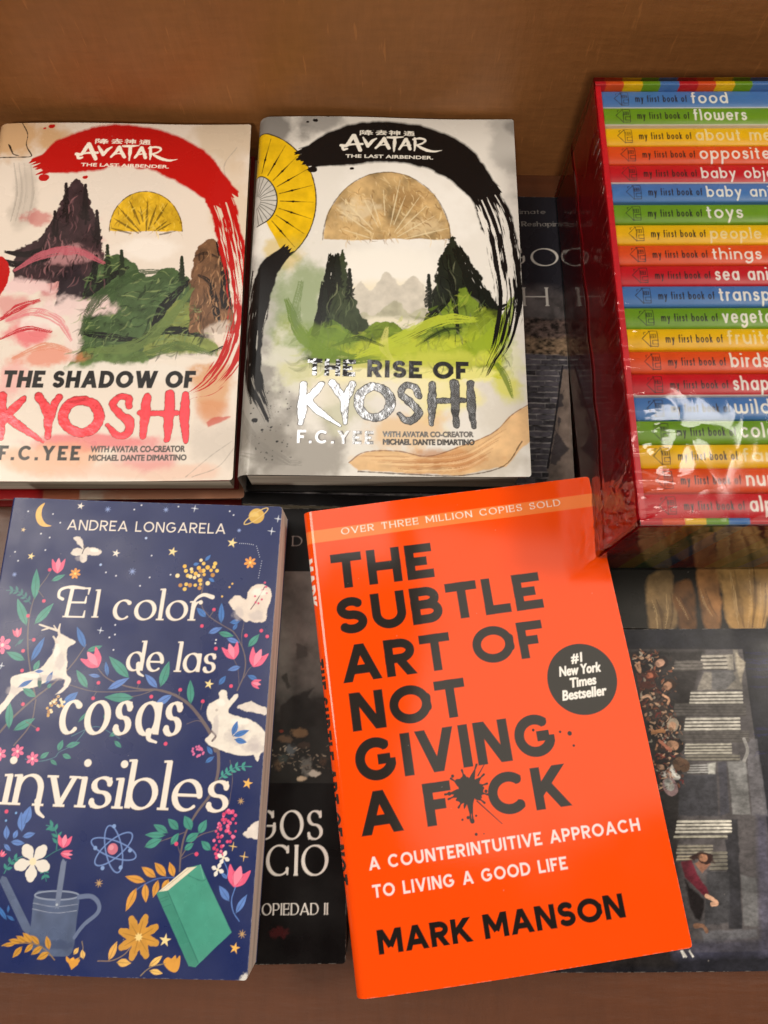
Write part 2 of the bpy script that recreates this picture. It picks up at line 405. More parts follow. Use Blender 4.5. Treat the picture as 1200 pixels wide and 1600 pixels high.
# ------------------------------------------------------------------ materials
def new_mat(name):
    m = bpy.data.materials.new(name); m.use_nodes = True
    nt = m.node_tree; b = nt.nodes['Principled BSDF']
    return m, nt, b
def N(nt, t, **kw):
    n = nt.nodes.new(t)
    for k_, v in kw.items(): setattr(n, k_, v)
    return n
def bump(nt, b, scale, dist, detail=3, coord='Object', stretch=None):
    tc = N(nt, 'ShaderNodeTexCoord'); no = N(nt, 'ShaderNodeTexNoise'); bm = N(nt, 'ShaderNodeBump')
    no.inputs['Scale'].default_value = scale; no.inputs['Detail'].default_value = detail
    src = tc.outputs[coord]
    if stretch:
        mp = N(nt, 'ShaderNodeMapping'); mp.inputs['Scale'].default_value = stretch
        nt.links.new(src, mp.inputs['Vector']); src = mp.outputs['Vector']
    nt.links.new(src, no.inputs['Vector']); nt.links.new(no.outputs['Fac'], bm.inputs['Height'])
    bm.inputs['Distance'].default_value = dist; bm.inputs['Strength'].default_value = 1.0
    nt.links.new(bm.outputs['Normal'], b.inputs['Normal'])
    return bm
def plain(name, col, rough=.5, bs=None, bd=0, var=0.0, k=.84, spec=.5):
    m, nt, b = new_mat(name)
    c = ink(col, k); b.inputs['Base Color'].default_value = (*map(float, c), 1); b.inputs['Roughness'].default_value = rough
    b.inputs['Specular IOR Level'].default_value = spec
    if bs: bump(nt, b, bs, bd)
    if var:
        tc = N(nt, 'ShaderNodeTexCoord'); no = N(nt, 'ShaderNodeTexNoise'); no.inputs['Scale'].default_value = 60; no.inputs['Detail'].default_value = 5
        mx = N(nt, 'ShaderNodeMixRGB', blend_type='MULTIPLY'); mx.inputs['Fac'].default_value = 1
        rp = N(nt, 'ShaderNodeValToRGB'); rp.color_ramp.elements[0].color = (1 - var, 1 - var, 1 - var, 1); rp.color_ramp.elements[1].color = (1, 1, 1, 1)
        rp.color_ramp.elements[0].position = .3; rp.color_ramp.elements[1].position = .7
        mx.inputs[1].default_value = (*map(float, c), 1)
        nt.links.new(tc.outputs['Object'], no.inputs['Vector']); nt.links.new(no.outputs['Fac'], rp.inputs['Fac']); nt.links.new(rp.outputs['Color'], mx.inputs[2])
        nt.links.new(mx.outputs['Color'], b.inputs['Base Color'])
    return m
def printed(name, rough=.35, foil_col=None, bs=900, bd=.00002, spec=.32, wave=0.0, foil_rough=.16):
    """printed paper: the print is stored per vertex on a fine grid; its alpha marks metal foil"""
    m, nt, b = new_mat(name)
    at = N(nt, 'ShaderNodeVertexColor', layer_name='print')
    nt.links.new(at.outputs['Color'], b.inputs['Base Color'])
    b.inputs['Specular IOR Level'].default_value = spec
    # handled paper: the gloss varies in smudges
    tc0 = N(nt, 'ShaderNodeTexCoord'); sm = N(nt, 'ShaderNodeTexNoise'); sm.inputs['Scale'].default_value = 38; sm.inputs['Detail'].default_value = 6
    mr = N(nt, 'ShaderNodeMapRange'); mr.inputs['From Min'].default_value = .35; mr.inputs['From Max'].default_value = .7; mr.inputs['To Min'].default_value = rough * .8; mr.inputs['To Max'].default_value = rough * 1.5
    nt.links.new(tc0.outputs['Object'], sm.inputs['Vector']); nt.links.new(sm.outputs['Fac'], mr.inputs['Value']); nt.links.new(mr.outputs[0], b.inputs['Roughness'])
    bm = bump(nt, b, bs, bd, 4)
    if foil_col:
        g = N(nt, 'ShaderNodeBsdfPrincipled'); g.inputs['Metallic'].default_value = 1
        g.inputs['Base Color'].default_value = (*foil_col, 1); g.inputs['Roughness'].default_value = foil_rough
        tc = N(nt, 'ShaderNodeTexCoord'); no = N(nt, 'ShaderNodeTexNoise'); no.inputs['Scale'].default_value = 130; no.inputs['Detail'].default_value = 4
        b2 = N(nt, 'ShaderNodeBump'); b2.inputs['Distance'].default_value = .00028
        nt.links.new(tc.outputs['Object'], no.inputs['Vector']); nt.links.new(no.outputs['Fac'], b2.inputs['Height']); nt.links.new(b2.outputs['Normal'], g.inputs['Normal'])
        mx = N(nt, 'ShaderNodeMixShader')
        nt.links.new(at.outputs['Alpha'], mx.inputs[0]); nt.links.new(b.outputs[0], mx.inputs[1]); nt.links.new(g.outputs[0], mx.inputs[2])
        nt.links.new(mx.outputs[0], nt.nodes['Material Output'].inputs['Surface'])
    return m
def pages(name, col, edge_dark=.58):
    """trimmed page edges: fine lines across the thickness"""
    m, nt, b = new_mat(name)
    tc = N(nt, 'ShaderNodeTexCoord'); mp = N(nt, 'ShaderNodeMapping'); mp.inputs['Scale'].default_value = (9, 9, 950)
    no = N(nt, 'ShaderNodeTexNoise'); no.inputs['Scale'].default_value = 1.0; no.inputs['Detail'].default_value = 2
    rp = N(nt, 'ShaderNodeValToRGB'); c = ink(col)
    rp.color_ramp.elements[0].position = .33; rp.color_ramp.elements[1].position = .62
    rp.color_ramp.elements[0].color = (*(float(v) * edge_dark for v in c), 1); rp.color_ramp.elements[1].color = (*map(float, c), 1)
    nt.links.new(tc.outputs['Object'], mp.inputs['Vector']); nt.links.new(mp.outputs['Vector'], no.inputs['Vector'])
    nt.links.new(no.outputs['Fac'], rp.inputs['Fac']); nt.links.new(rp.outputs['Color'], b.inputs['Base Color'])
    b.inputs['Roughness'].default_value = .85
    bm = N(nt, 'ShaderNodeBump'); bm.inputs['Distance'].default_value = .0002
    nt.links.new(no.outputs['Fac'], bm.inputs['Height']); nt.links.new(bm.outputs['Normal'], b.inputs['Normal'])
    return m

# ------------------------------------------------------------------ mesh builders (cm in, metres out)
def link(name, me, mat, parent=None, smooth=False):
    o = bpy.data.objects.new(name, me); C.objects.link(o)
    if mat: me.materials.append(mat)
    if parent: o.parent = parent
    if smooth: me.polygons.foreach_set('use_smooth', np.ones(len(me.polygons), bool))
    return o
def thing(name, label, cat, loc=(0, 0, 0), rz=0.0, group=None):
    o = bpy.data.objects.new(name, None); C.objects.link(o); o.empty_display_size = .02
    o.location = tuple(v * CM for v in loc); o.rotation_euler = (0, 0, rz)
    tag(o, label, cat, group); return o
def tag(o, label=None, cat=None, group=None, kind=None):
    if label: o['label'] = label
    if cat: o['category'] = cat
    if group: o['group'] = group
    if kind: o['kind'] = kind
    return o
def boxes_mesh(name, bl, bev=0.0):
    import bmesh
    bm = bmesh.new()
    for (x0, x1, y0, y1, z0, z1) in bl:
        r = bmesh.ops.create_cube(bm, size=1.0)
        for v in r['verts']:
            v.co = ((x0 + x1) / 2 + v.co.x * (x1 - x0), (y0 + y1) / 2 + v.co.y * (y1 - y0), (z0 + z1) / 2 + v.co.z * (z1 - z0))
    if bev: bmesh.ops.bevel(bm, geom=bm.edges[:], offset=bev, segments=2, affect='EDGES')
    for v in bm.verts: v.co *= CM
    me = bpy.data.meshes.new(name); bm.to_mesh(me); bm.free()
    return me
def grid_mesh(name, X, Y, Z, img=None):
    """regular vertex grid (rows x cols arrays, cm) carrying the print as a colour attribute"""
    h, w = X.shape
    co = np.stack([X, Y, Z], -1).reshape(-1, 3).astype(np.float32) * CM
    i = np.arange(h * w).reshape(h, w)
    f = np.stack([i[1:, :-1], i[1:, 1:], i[:-1, 1:], i[:-1, :-1]], -1).reshape(-1)
    nf = (h - 1) * (w - 1)
    me = bpy.data.meshes.new(name)
    me.vertices.add(h * w); me.vertices.foreach_set('co', co.ravel())
    me.loops.add(nf * 4); me.loops.foreach_set('vertex_index', f.astype(np.int32))
    me.polygons.add(nf); me.polygons.foreach_set('loop_start', np.arange(0, nf * 4, 4, dtype=np.int32))
    me.update(calc_edges=True)
    me.polygons.foreach_set('use_smooth', np.ones(nf, bool))
    if img is not None:
        ca = me.color_attributes.new('print', 'FLOAT_COLOR', 'POINT')
        ca.data.foreach_set('color', np.ascontiguousarray(img, np.float32).ravel())
    return me
def cover_mesh(name, cv, t, rr, warp=None, lift=0.0, bow=.04):
    """front cover bent round the spine: flat, quarter round of radius rr, then straight down"""
    cv.wear(); c = np.arange(cv.w) / cv.ppc - cv.sp
    ang = np.clip((rr - c) / rr, 0, math.pi / 2)
    x = np.where(c >= rr, c, rr - rr * np.sin(ang)); z = np.where(c >= rr, t, t - rr * (1 - np.cos(ang)))
    z = z - np.clip(rr - rr * math.pi / 2 - c, 0, None)
    z = np.maximum(z, 0.02)
    y = cv.L / 2 - np.arange(cv.h) / cv.ppc
    X, Y = np.meshgrid(x - cv.W / 2, y); Z = np.repeat(z[None], cv.h, 0)
    # slightly rounded fore-edge corners and edges that are not ruler-straight
    r0 = .16
    for s_ in (-1, 1):
        dx = (X - (cv.W / 2 - r0)) / r0; dy = (s_ * Y - (cv.L / 2 - r0)) / r0; m = (dx > 0) & (dy > 0); q = np.maximum(np.hypot(dx, dy), 1e-6)
        mx = np.maximum(dx, dy); f = np.where(m, mx / q, 1.0)
        X = np.where(m, cv.W / 2 - r0 + dx * f * r0, X); Y = np.where(m, s_ * (cv.L / 2 - r0 + dy * f * r0), Y)
    u = (X + cv.W / 2) / cv.W; v = (Y + cv.L / 2) / cv.L
    Y = Y - bow * np.sin(np.clip(u, 0, 1) * math.pi) * np.clip(1 - v * 4, 0, 1) + .02 * (vnoise(u * 5 + cv.W, u * 0 + 2.5, 3) - .5)
    X = X + .03 * (vnoise(v * 5 + cv.W, v * 0 + 7.5, 4) - .5) * np.clip(u, 0, 1)
    if warp is not None: Z = Z + warp((X + cv.W / 2) / cv.W, (Y + cv.L / 2) / cv.L) * np.clip(c / (rr + .6), 0, 1)[None]
    return grid_mesh(name, X, Y, Z + lift, cv.img)

def hardcover(name, label, pose, W, L, t, cv, mat, case_mat, page_mat, rr, warp=None, group=None, bi=.04):
    cx, cy, th, h = pose
    r = thing(name, label, 'book', (cx, cy, FLOOR - h - t), th, group)
    link('dust_jacket', cover_mesh('dust_jacket', cv, t, rr, warp), mat, r, True)
    w2, l2 = W / 2, L / 2
    link('front_board', boxes_mesh('front_board', [(-w2 + rr * .7, w2 - .2, -l2 + .05, l2 - .05, t - .34, t - .10)], .04), case_mat, r)
    link('back_board', boxes_mesh('back_board', [(-w2 + .1, w2 - .2, -l2 + bi, l2 - .04, 0.0, .26)], .04), case_mat, r)
    link('page_block', boxes_mesh('page_block', [(-w2 + .35, w2 - .42, -l2 + .36, l2 - .36, .27, t - .35)]), page_mat, r)
    return r
def paperback(name, label, pose, W, L, t, cv, mat, back_mat, page_mat, warp=None, group=None):
    cx, cy, th, h = pose
    r = thing(name, label, 'book', (cx, cy, FLOOR - h - t), th, group)
    link('front_cover', cover_mesh('front_cover', cv, t, .12, warp, bow=.10), mat, r, True)
    w2, l2 = W / 2, L / 2
    link('back_cover', boxes_mesh('back_cover', [(-w2 + .05, w2, -l2, l2, 0, .04)]), back_mat, r)
    link('page_block', boxes_mesh('page_block', [(-w2 + .06, w2 - .03, -l2 + .03, l2 - .03, .045, t - .03)]), page_mat, r)
    return r
# ------------------------------------------------------------------ the setting: brown shelf floor and back wall
def wood(name, col, stretch, k=.84):
    m, nt, b = new_mat(name)
    tc = N(nt, 'ShaderNodeTexCoord')
    def noise(scale, st, det=5):
        mp = N(nt, 'ShaderNodeMapping'); mp.inputs['Scale'].default_value = st
        n = N(nt, 'ShaderNodeTexNoise'); n.inputs['Scale'].default_value = scale; n.inputs['Detail'].default_value = det
        nt.links.new(tc.outputs['Object'], mp.inputs['Vector']); nt.links.new(mp.outputs['Vector'], n.inputs['Vector']); return n
    n1 = noise(9, (1, 1, 1)); n2 = noise(60, stretch); n3 = noise(60, tuple(stretch[i] for i in (1, 0, 2)) if stretch[2] == 1 else (stretch[2], stretch[1], stretch[0]))
    ad = N(nt, 'ShaderNodeMath', operation='ADD'); nt.links.new(n2.outputs['Fac'], ad.inputs[0]); nt.links.new(n3.outputs['Fac'], ad.inputs[1])
    a2 = N(nt, 'ShaderNodeMath', operation='MULTIPLY_ADD'); a2.inputs[1].default_value = 1.6; nt.links.new(n1.outputs['Fac'], a2.inputs[0]); nt.links.new(ad.outputs[0], a2.inputs[2])
    rp = N(nt, 'ShaderNodeValToRGB'); c = ink(col, k)
    rp.color_ramp.elements[0].position = .36; rp.color_ramp.elements[1].position = .66
    rp.color_ramp.elements[0].color = (*(float(v) * .82 for v in c), 1); rp.color_ramp.elements[1].color = (*(min(1, float(v) * 1.12) for v in c), 1)
    dv = N(nt, 'ShaderNodeMath', operation='MULTIPLY'); dv.inputs[1].default_value = .278; nt.links.new(a2.outputs[0], dv.inputs[0])
    nt.links.new(dv.outputs[0], rp.inputs['Fac'])
    sc_ = noise(14, tuple(3.0 if v == max(stretch) else (26.0 if v == 1 else v) for v in stretch), 3); sr = N(nt, 'ShaderNodeValToRGB'); sr.color_ramp.elements[0].position = .66; sr.color_ramp.elements[1].position = .72
    sr.color_ramp.elements[1].color = (.5, .5, .5, 1); mx = N(nt, 'ShaderNodeMixRGB'); mx.inputs[2].default_value = (*(min(1, float(v) * 1.5) for v in c), 1)
    nt.links.new(sc_.outputs['Fac'], sr.inputs['Fac']); nt.links.new(sr.outputs['Color'], mx.inputs[0]); nt.links.new(rp.outputs['Color'], mx.inputs[1]); nt.links.new(mx.outputs['Color'], b.inputs['Base Color'])
    b.inputs['Roughness'].default_value = .42; b.inputs['Specular IOR Level'].default_value = .4
    bm = N(nt, 'ShaderNodeBump'); bm.inputs['Distance'].default_value = .00025; nt.links.new(ad.outputs[0], bm.inputs['Height']); nt.links.new(bm.outputs['Normal'], b.inputs['Normal'])
    return m
m_floor = wood('brown_varnished_board', (92, 50, 25), (3, .6, 1)); m_wall = wood('brown_brushed_board', (184, 124, 72), (1, 1, 4))
o = link('shelf_floor', boxes_mesh('shelf_floor', [(-60, 60, -32, 33.38, -2.0, 0.0)]), m_floor); tag(o, kind='structure')
o = link('shelf_back_wall', boxes_mesh('shelf_back_wall', [(-60, 60, 33.4, 35.4, -2.0, 22.0)]), m_wall); tag(o, kind='structure')

m_pages_w = pages('cream_page_edges', (248, 240, 226)); m_pages_g = pages('grey_page_edges', (242, 234, 222))
m_black = plain('black_case', (26, 24, 25), .45); m_red_case = plain('red_case', (150, 28, 28), .45)
m_navy = plain('navy_cover', (38, 48, 92), .4)

# ------------------------------------------------------------------ orange hardcover
def make_orange():
    pose = (4.74, .29, .1507, 35.4496)
    cv = Canvas(14.45, 21.4, 36, (250, 78, 5), sp=2.4, pose=pose)
    q = lambda pts: cv.P([(x / 2.4 + 460, y / 2.4 + 740) for x, y in pts])
    r = lambda pts: cv.P([(x / 2.143 + 540, y / 2.143 + 1100) for x, y in pts])
    bandL, bandR = q([(45, 218), (40, 265)]), q([(1122, 72), (1132, 120)])
    ext = lambda A, B, t: A + (B - A) * t
    cv.poly(np.array([ext(bandL[0], bandR[0], -.4), ext(bandL[0], bandR[0], 1.2), ext(bandL[1], bandR[1], 1.2), ext(bandL[1], bandR[1], -.4)]), (252, 132, 62))
    def T(f, s, a, b, h, wt, col, sc, **kw):
        P = f([a, b]); sk_text(cv, s, P[0], P[1], h / sc * cv.S * kw.pop('hs', 1), wt, col, **kw)
    blk = (44, 39, 36); S1, S2 = 2.4, 2.143
    T(q, 'OVER THREE MILLION COPIES SOLD', (177, 229), (1000, 118), 25, .15, (250, 240, 230), S1, style='serif', thin=.07, track=.26, space=.5, serif=.6)
    cv_h = 1.0
    def big(f, s, a, b, top, wt=.235, **kw):
        P = f([a, b, top]); h = abs((P[2] - P[0]) @ np.array([(P[1] - P[0])[1], -(P[1] - P[0])[0]]) / np.hypot(*(P[1] - P[0])))
        sk_text(cv, s, P[0], P[1], h, wt, kw.pop('col', blk), **kw)
    big(q, 'THE', (146, 434), (527, 388), (128, 305), .25)
    big(q, 'SUBTLE', (166, 606), (937, 502), (148, 470), .245)
    big(q, 'ART OF', (185, 786), (948, 683), (166, 648), .24, space=.3)
    big(q, 'NOT', (220, 968), (655, 906), (201, 825), .245)
    big(r, 'GIVING', (41, 265), (716, 167), (24, 121), .24)
    big(r, 'A F', (55, 443), (368, 397), (38, 299), .24, space=.3)
    big(r, 'CK', (489, 379), (757, 340), (472, 236), .24)
    wht = (248, 226, 226)
    big(r, 'A COUNTERINTUITIVE APPROACH', (80, 556), (988, 423), (74, 513), .185, col=wht, track=.17, space=.42)
    big(r, 'TO LIVING A GOOD LIFE', (93, 648), (745, 552), (87, 605), .185, col=wht, track=.17, space=.42)
    big(r, 'MARK MANSON', (112, 838), (940, 713), (101, 756), .245, col=(32, 27, 25), track=.11, space=.3)
    # ink splat
    rnd = random.Random(4); c = r([(411, 288)])[0]; R = cv.S / 2.143
    pts = []
    for i in range(48):
        a = i / 48 * 2 * math.pi; rad = 40 + 7 * math.sin(3 * a + 1) + (12 if i % 5 == 0 else -5) * rnd.random()
        pts.append(c + np.array([math.cos(a), math.sin(a)]) * rad * R)
    cv.poly(cr(pts, 3, True), blk, rough=2, rs=7)
    for a, ln in ((-62, 78), (-100, 60), (-140, 62), (165, 66), (178, 72), (90, 90), (95, 84), (20, 62), (-10, 60), (45, 60), (-35, 66), (130, 58)):
        u = np.array([math.cos(math.radians(a)), math.sin(math.radians(a))])
        cv.stroke(np.array([c + u * 34 * R, c + u * ln * .8 * R, c + u * ln * R]), [9 * R, 2.2 * R, 3.6 * R], blk)
    for (p0, p1) in (((443, 240), (468, 196)), ((440, 325), (524, 401))):
        cv.stroke(r([p0, p1]), [2.2 * R, 1.1 * R], blk)
    for x, y, d in ((347, 300, 6), (358, 241, 5), (437, 374, 3.5), (424, 392, 7), (391, 387, 3.5), (410, 380, 5), (437, 436, 4.5), (463, 434, 2), (372, 254, 3), (718, 93, 4), (750, 98, 7), (764, 139, 4), (628, 87, 4), (470, 292, 5)):
        cv.dot(r([(x, y)])[0], d * R, blk)
    cv.dot(r([(628, 87)])[0], 4 * R, (10, 8, 8))
    # black round seal
    c = q([(1078, 770)])[0]
    cv.dot(c, 51.2 * cv.S, (50, 46, 42))
    for s, a, b, h in (('#1', (1039, 709), (1077, 704), 31), ('New York', (995, 760), (1147, 741), 32), ('Times', (1034, 802), (1130, 788), 31), ('Bestseller', (1007, 850), (1168, 829), 32)):
        P = q([a, b]); bf_text(cv, s, P[0], P[1], h / 2.4 * cv.S, (250, 246, 240), bold=.75, slant=.16)
    # spine lettering runs down the rounded spine
    P = cv.Lc([(-.70, 2.35), (-.70, 4.7)]); sk_text(cv, 'MARK', P[0], P[1], 0.86 * 36, .2, (245, 235, 228))
    P = cv.Lc([(-.70, 7.2), (-.70, 17.0)]); sk_text(cv, 'THE SUBTLE ART OF NOT', P[0], P[1], 0.86 * 36, .2, blk)
    warp = lambda u, v: .07 * np.sin(u * 5 + v * 3) * np.sin(v * 4 + 1) + .07 * (u ** 6) * np.sin(v * 3.2)
    hardcover('hardcover_book', 'tilted bright orange hardcover with bold black title, ink splat and round black seal', pose, 14.45, 21.4, 2.4, cv,
              printed('orange_jacket', .085, bs=900, bd=.000006, spec=.5), plain('orange_case', (120, 40, 10), .5), m_pages_w, .48, warp)
make_orange()

# ------------------------------------------------------------------ the two ink-painted hardcovers
def emblem(cv, dx, dy, col, ox=480.0, oy=180.0, sc=5.4545):
    """brushed series title with four characters above and a small line below"""
    q = lambda pts: cv.P([(x / sc + ox + dx, y / sc + oy + dy) for x, y in pts])
    w = lambda v: np.array(v, float) / sc * cv.S * 1.22
    st = [([(397, 180), (370, 215), (335, 262), (290, 262)], (19, 16, 15, 13)), ([(398, 180), (425, 235), (452, 302)], (19, 16, 15)), ([(330, 262), (390, 252), (470, 250)], (8, 8, 9)),
          ([(298, 262), (310, 295), (340, 290)], (12, 12, 8)),
          ([(478, 196), (500, 235), (518, 268)], (7, 14, 13)), ([(518, 268), (555, 225), (590, 202)], (12, 13, 6)),
          ([(655, 202), (625, 245), (585, 285)], (15, 13, 9)), ([(657, 202), (675, 245), (697, 286)], (15, 13, 13)), ([(600, 262), (650, 256), (690, 256)], (6, 6, 6)),
          ([(685, 192), (740, 192), (818, 186)], (9, 12, 5)), ([(748, 195), (745, 250), (738, 316)], (12, 13, 4)),
          ([(842, 205), (815, 250), (785, 292)], (14, 12, 9)), ([(845, 205), (862, 245), (876, 290)], (14, 13, 13)), ([(800, 264), (845, 258), (880, 258)], (6, 6, 6)),
          ([(918, 195), (920, 250), (914, 304)], (9, 12, 5)), ([(905, 206), (960, 196), (1000, 205), (1005, 222), (970, 245), (930, 256)], (7, 9, 9, 8, 8, 7)),
          ([(935, 256), (985, 285), (1035, 303), (1090, 309), (1148, 299)], (9, 13, 13, 9, 2))]
    for p, ww in st:
        P = cr(q(p), 6); cv.stroke(P, np.interp(np.linspace(0, 1, len(P)), np.linspace(0, 1, len(ww)), w(ww)), col, rough=.8, rs=7, seed=3)
    P = q([(328, 364), (1072, 378)]); bf_text(cv, 'THE LAST AIRBENDER.', P[0], P[1], 36 / sc * cv.S, col, bold=.25)
    for ch, x0, x1, y in (('\u964d', 450, 560, 170), ('\u53bb', 585, 680, 168), ('\u795e', 698, 792, 170), ('\u901a', 825, 915, 172)):
        P = q([(x0, y), (x1, y + 1)]); bf_text(cv, ch, P[0], P[1], 46 / sc * cv.S, col, bold=.35, cap=.74, rough=.5)

def brush_title(cv, strokes, col, foil, sw=1.0, col2=None):
    for k_, (p, ww, f) in [(k_, v) for k_, v in enumerate(strokes)]:
        P = cr(cv.P(p), 8) if len(p) > 2 else np.linspace(*cv.P(p), 6)
        cv.stroke(P, np.interp(np.linspace(0, 1, len(P)), np.linspace(0, 1, len(ww)), np.array(ww, float) * cv.S * sw) + 1.3, tuple(int(c * .6) for c in col) if max(col) > 60 else (60, 58, 58), rough=2.2, rs=10, seed=k_)
    for k_, (p, ww, f) in enumerate(strokes):
        P = cr(cv.P(p), 8) if len(p) > 2 else np.linspace(*cv.P(p), 6)
        W_ = np.interp(np.linspace(0, 1, len(P)), np.linspace(0, 1, len(ww)), np.array(ww, float) * cv.S * sw)
        cv.stroke(P, W_, col if f or col2 is None else col2, rough=2.2, rs=10, foil=foil if f else foil * .0, seed=k_)

def ink_rays(cv, c, r0, r1, a0, a1, n, col, w, al, seed=0):
    rnd = random.Random(seed)
    for i in range(n):
        a = math.radians(a0 + (a1 - a0) * (i + .5 * rnd.random()) / n)
        u = np.array([math.cos(a), -math.sin(a)])
        f0, f1 = r0 + (r1 - r0) * .3 * rnd.random(), r1 - (r1 - r0) * .4 * rnd.random()
        cv.stroke(cv.P([(c[0] + u[0] * f0, c[1] + u[1] * f0), (c[0] + u[0] * (f0 + f1) / 2, c[1] + u[1] * (f0 + f1) / 2), (c[0] + u[0] * f1, c[1] + u[1] * f1)]), [w * .5 * cv.S, w * cv.S, .3 * cv.S], col, al, rough=.8)

def ridge(cv, pts, base_y, col, seed, soft=1.5, rough=5, a=1.0, tex=.45, fade=None):
    """a mountain ridge: a painted slope below a broken line"""
    P = list(cr(pts, 8)); P = P + [(P[-1][0], base_y), (P[0][0], base_y)]
    cv.poly(cv.P(P), col, a, soft=soft * cv.S, rough=rough * cv.S, rs=12, seed=seed, tex=tex)

def pine(cv, x, y0, y1, w, col, seed):
    """a leaning ink pine: trunk and flicked branches"""
    rnd = random.Random(seed)
    cv.stroke(cv.P([(x, y1), (x + 3, (y0 + y1) / 2), (x + 1, y0)]), [2.2 * cv.S, 1.6 * cv.S, .6 * cv.S], col, rough=.8)
    n = int((y1 - y0) / 6)
    for i in range(n):
        t = i / n; y = y0 + (y1 - y0) * t * .9
        for s_ in (-1, 1):
            L = w * (.15 + .85 * t) * (.6 + .5 * rnd.random())
            cv.stroke(cv.P([(x, y), (x + s_ * L * .6, y + 3 + 3 * rnd.random()), (x + s_ * L, y + 8 * rnd.random() - 1)]), [2.6 * cv.S, 2.4 * cv.S, .4 * cv.S], col, .92, rough=1.2, rs=5, seed=i)

def strokes_in(cv, poly_px, n, cols, lw, ln, ang, jit, al, seed, dry=.3):
    """many short brush marks inside an outline: rock hatching, leaf dabs, grass"""
    rnd = random.Random(seed); P = np.array(poly_px, float); x0, y0 = P.min(0); x1, y1 = P.max(0); m = len(P); k = 0
    while k < n:
        x, y = x0 + (x1 - x0) * rnd.random(), y0 + (y1 - y0) * rnd.random(); ins = False; k += 1
        for i in range(m):
            a, b = P[i], P[(i + 1) % m]
            if (a[1] > y) != (b[1] > y) and x < (b[0] - a[0]) * (y - a[1]) / (b[1] - a[1]) + a[0]: ins = not ins
        if not ins: continue
        a = math.radians(ang + jit * (rnd.random() * 2 - 1)); L = ln * (.4 + rnd.random()); d = np.array([math.cos(a), math.sin(a)]) * L; b_ = np.array([-d[1], d[0]]) * (rnd.random() - .5) * .5
        w = lw * (.4 + .9 * rnd.random()) * cv.S
        cv.stroke(cr(cv.P([(x, y), tuple(np.array([x, y]) + d * .5 + b_), tuple(np.array([x, y]) + d)]), 3), [w * .3, w * .7, w, w, w * .8, w * .5, w * .15], rnd.choice(cols), al * (.5 + .5 * rnd.random()), rough=.7, rs=4, seed=k)

def swash(cv, items, seed=0):
    for i, (P, w, col, d, a) in enumerate(items):
        cv.brush(cr(cv.P(P), 10), np.array(w) * cv.S, col, dry=d, rough=.35, bristle=8, along=40, seed=seed + i, a=a)

